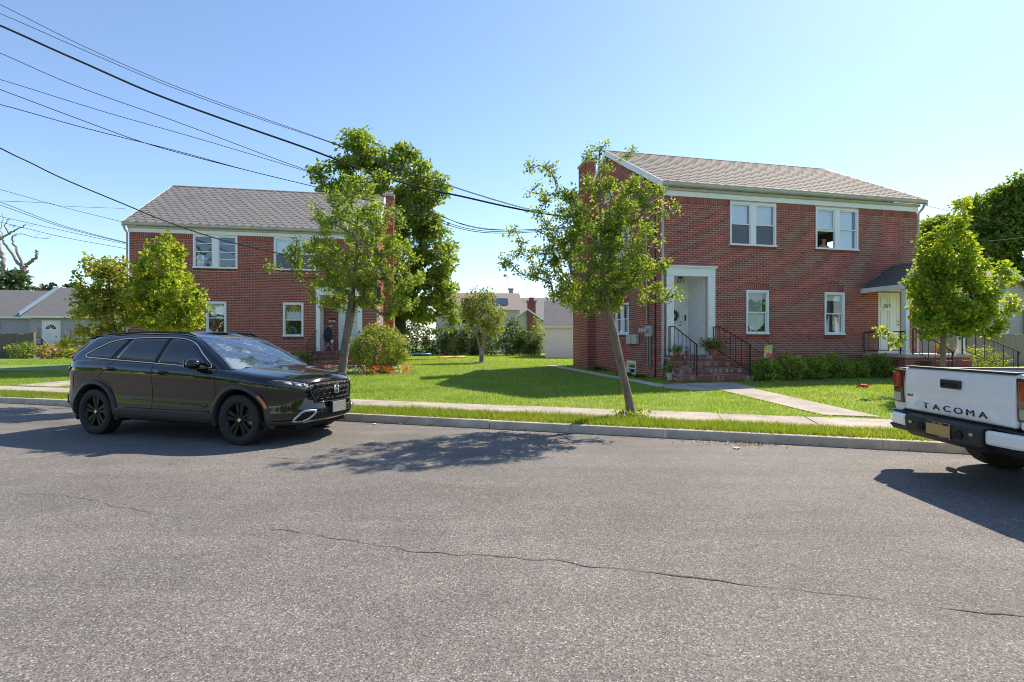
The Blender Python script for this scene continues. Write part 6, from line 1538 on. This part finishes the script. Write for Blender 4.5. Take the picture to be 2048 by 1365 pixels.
nm = ['ivy hedge section right behind the blue pool','hedge section left of the orange towel','hedge section behind the orange towel','hedge section just left of the small multi-stemmed tree','hedge section right behind the small multi-stemmed tree','tall dark shrub in front of the cream cottage','shrub below the cream cottage chimney','hedge section behind the round bush','leftmost hedge section under the tall tree']
for i, (x, y, hh) in enumerate(hb): bush('hedge_bush', nm[i], (x, y, .3), (.95,.6,hh if i not in (5,) else 1.35), 150, .15, LFV, 140+i, 'hedge', 'hedge along the back of the lawn', box=i not in (5,6), cnt=14, lump=.25, spread=.28)
for i, (x, y, hh, lb) in enumerate(((2.2,44,3.1,'climbing shrub growing up the cream cottage chimney'),(.6,44.5,2.2,'thin leggy shrub in front of the cream cottage'))): bush('climbing_shrub', lb, (x, y, .3), (.6,.5,hh/2), 90, .15, LFB, 160+i, 'shrub', cnt=10, lump=.4)
th_ = far_house('tan_side_house', 'tan sided house with brown roof and shuttered window at the right edge', (22.6,26.5,.35), R_(20), 9, 8, 3.2, 4.95, SDT, RFB, 'y', [(4.1,5.0,2.5,3.6),(3.5,4.5,1.0,1.95)], .3)
for x0 in (2.98, 4.52):
    q = MB(); q.box(x0, x0+.5, -.06, -.002, 1.0, 1.95); q.build('shutter', WHT, th_)
q = MB(); q.tube([(6.4,-.08,3.0),(6.4,-.08,-.3)], .05, 6); q.build('downspout', METAL, th_)
picket_fence('tan wooden stockade fence behind the clipped hedge', (17.0,20.6), (30,26.4), 1.45, 70, WOODT, 2)
# ---- things lying on the lawn and the road
q = MB(); q.lathe([(.001,.03),(.55,.03),(.62,.05),(.70,.10),(.72,.17),(.68,.22),(.60,.21),(.58,.12),(.001,.10)], seg=28); o = q.build('paddling_pool', pm('pool_blue', (.05,.20,.50), .4, var=.15), smooth=True); o.location = (-6.6,37.5,.35); tag(o, 'blue inflatable paddling pool on the far lawn', 'pool')
q = MB(); n = 30; vs = []
for j in range(n+1):
    for i in range(n+1):
        x, y = (i/n-.5)*1.9, (j/n-.5)*1.1; z = .03+.20*max(0, noise.noise(Vector((x*2.2,y*2.2,1)))+.25)*(1-abs(x)/1.1)+.03*noise.noise(Vector((x*9,y*9,3))); vs.append((x+.05*noise.noise(Vector((y*5,0,0))), y, z+.08*max(0, x)))
q.add(vs, [(j*(n+1)+i, j*(n+1)+i+1, (j+1)*(n+1)+i+1, (j+1)*(n+1)+i) for j in range(n) for i in range(n)])
mt, t_, b_ = new('towel_orange'); t_.links.new(ramp(t_, [(.35,(.75,.30,.05)),(.5,(.80,.35,.25)),(.6,(.80,.62,.15)),(.7,(.75,.25,.12))], noise_out(t_, 3, 3)), b_.inputs['Base Color']); b_.inputs['Roughness'].default_value = .9
o = q.build('beach_towel', mt, smooth=True, fix=False); o.location = (-3.9,33.2,.36); tag(o, 'crumpled orange and yellow towel lying on the far lawn', 'towel')
q = MB(); q.ball((0,0,.06), (.14,.09,.07), jit=.6, seg=14, rings=9, sd=4); o = q.build('red_cloth', pm('cloth_red', (.50,.05,.04), .8, var=.3), smooth=True); o.location = (8.63,12.6,.27); tag(o, 'small crumpled red cloth lying on the lawn near the pickup', 'cloth')
def scrap(name, label, loc, sx, sy, mat, cat, seed):
    q = MB(); vs = [((i/4-.5)*sx, (j/4-.5)*sy, .004+.02*max(0, noise.noise(Vector((i*.7, j*.7, seed)))+.3)) for j in range(5) for i in range(5)]
    q.add(vs, [(j*5+i, j*5+i+1, (j+1)*5+i+1, (j+1)*5+i) for j in range(4) for i in range(4)]); o = q.build(name, mat, smooth=True, fix=False); o.location = loc; o.rotation_euler = (0,0,seed); return tag(o, label, cat)
PAPER = pm('paper', (.7,.69,.66), .8, var=.1); TANP = pm('tan_wrapper', (.45,.33,.22), .8, var=.2)
scrap('paper_scrap', 'white paper scrap on the road behind the black car', (-7.35,8.35,.004), .14, .06, PAPER, 'litter', 1)
scrap('paper_scrap', 'small white wrapper in the gutter in front of the black car', (-2.4,8.95,.004), .08, .05, PAPER, 'litter', 2)
scrap('paper_scrap', 'small pale wrapper in the gutter near the leaning tree shadow', (.72,8.0,.004), .06, .05, PAPER, 'litter', 3)
scrap('tan_wrapper', 'tan wrapper lying on the road before the kerb left of the pickup', (3.05,6.95,.004), .12, .07, TANP, 'litter', 4)
rr = random.Random(5); pts = []
for k in range(260):
    t = rr.uniform(-9, 5.5); n_ = 8.04-abs(rr.gauss(0,.10)); pts.append((*sw(t, n_), .008))
for k in range(240):
    t, n_ = rr.gauss(1.0,.35), 8.0-abs(rr.gauss(0,.14)); pts.append((*sw(t, n_), .008))
LIT = leaf_mat('leaf_litter_brown', [(0,(.10,.06,.03)),(.5,(.17,.10,.05)),(1,(.26,.19,.10))], .1)
o = leaf_cloud('leaf_litter', pts, 1, .01, .035, LIT, None, 9, flat=.2, upb=4); tag(o, 'dry brown leaf litter along the gutter', 'leaf litter', kind='stuff')
# trees along the other side of the street (behind the viewer, seen only in reflections)
rr = random.Random(8); P_ = []
for k in range(1100):
    t = rr.uniform(-90, 150); hh = 9.5+3.0*noise.noise(Vector((t*.11, 3, 0)))+1.5*noise.noise(Vector((t*.4, 7, 0))); P_.append((*sw(t, -26+rr.uniform(-3,3)), rr.uniform(.2, 1)*hh))
o = leaf_cloud('far_wood', P_, 14, 1.6, 1.1, LFD, None, 77); tag(o, 'mass of trees across the street, mirrored in car and windows', 'trees', kind='stuff')
# weeds at the foot of the leaning tree
o = leaf_cloud('tree_base_weeds', [(2.1+rr.gauss(0,.16), 8.93+rr.gauss(0,.12), .14+rr.uniform(0,.10)) for _ in range(60)], 8, .06, .05, LFB, None, 21); tag(o, 'tuft of weeds around the foot of the leaning tree', 'weeds', kind='stuff')
# ---- overhead wires and their pole
POLE = (-16.5,13.8)
up = thing('utility_pole', 'wooden utility pole carrying the overhead wires at the street edge', 'pole', (POLE[0], POLE[1], 0))
m = MB(); m.tube([(0,0,-.2),(0,0,12.5)], [.17,.12], 10); m.build('shaft', WOODG, up, smooth=True); m = MB(); m.box(-.06,.06,-1.2,1.2,11.6,11.75); m.build('crossarm', WOODG, up)
CBL = pm('cable_black', (.015,.015,.016), .5, var=0)
def wire(label, pts, r, name='overhead_wire', group='overhead wires from the street pole'):
    P_ = spline([tuple(p) for p in pts], 10); m = MB(); m.tube(P_, r, 6, caps=True); o = m.build(name, CBL, smooth=True, fix=False); return tag(o, label, 'wire', group)
def run(label, px, endY, r, end=None, y0=13.7, **kw):
    n = len(px); pts = []
    for i, (x, y) in enumerate(px): pts.append(at(x, y, y0+(endY-y0)*max(0, x-0)/1080 if endY > y0 else y0))
    d = pts[0]-pts[1]; k = (POLE[0]-pts[0].x)/d.x; pts.insert(0, pts[0]+Vector((d.x*k, (POLE[1]-pts[0].y), d.z*k*1.05)))
    if end is not None: pts.append(Vector(end))
    return wire(label, pts, r, **kw)
run('topmost thin wire running from the upper left corner towards the right house', [(0,10),(160,90),(330,165),(500,228),(650,281),(840,352),(1080,424)], 16.5, .008, (4.3,18.6,5.75))
run('thin wire just below the topmost one', [(0,28),(160,98),(330,170),(500,232),(655,284),(800,340),(1076,425)], 16.5, .008, (4.3,18.6,5.70))
run('thick black service cable sagging across the sky to the right house', [(0,52),(100,97),(170,128),(300,185),(440,237),(620,300),(750,350),(850,378),(920,393),(1075,426)], 16.5, .028, (4.3,18.5,5.65))
run('upper thin wire of the lower bundle', [(0,107),(150,172),(360,247),(560,322),(690,368),(850,420),(990,461)], 16.3, .009, (4.15,16.35,5.3))
run('second thin wire of the lower bundle', [(0,160),(200,222),(420,285),(640,352),(820,410),(990,460)], 16.3, .008, (4.16,16.35,5.27))
run('third wire of the lower bundle passing over the left house ridge', [(0,180),(160,240),(300,290),(460,333),(640,377),(830,424),(985,464)], 16.3, .010, (4.16,16.3,5.25))
run('lowest wire of the bundle above the left house roof', [(0,210),(170,257),(350,302),(500,343),(660,382),(830,428),(985,467)], 16.3, .010, (4.16,16.3,5.22))
run('thick black cable sagging in front of the left brick house roof', [(0,297),(60,326),(130,360),(250,410),(330,443),(430,477),(520,499),(590,512)], 24, .020, (-6.0,22.2,4.9), 15.0)
for i, (a, b, c, r, lb) in enumerate((((0,380),(125,415),(250,446),.008,'thin wire sloping down to the left house gutter'),((0,403),(125,413),(250,418),.007,'nearly level far wire left of the left house'),((0,405),(125,452),(256,487),.010,'upper wire of the pair ending at the left house corner'),((0,411),(125,455),(256,488),.010,'lower wire of the pair ending at the left house corner'),((0,434),(125,462),(256,490),.008,'thin wire below the pair at the left house corner'),((0,445),(125,475),(256,499),.008,'lowest thin wire ending at the left house corner'))):
    pts = [at(-900 if i == 1 else -260, a[1]-(b[1]-a[1])*2.0, 18), at(*a, 19), at(*b, 20), at(*c, 20.55)]; wire(lb, pts, r, group='wires to the left house corner')
wire('thin wire leaving the right house gutter towards the far right', [at(1846,410,17.6), at(1890,421,19), at(1960,436,22), at(2200,500,30)], .008, group='wires right of the right house')
wire('thin grey wire crossing the dark trees at the right edge', [at(1975,483,26), at(2048,476,24), at(2300,440,20)], .012, group='wires right of the right house')
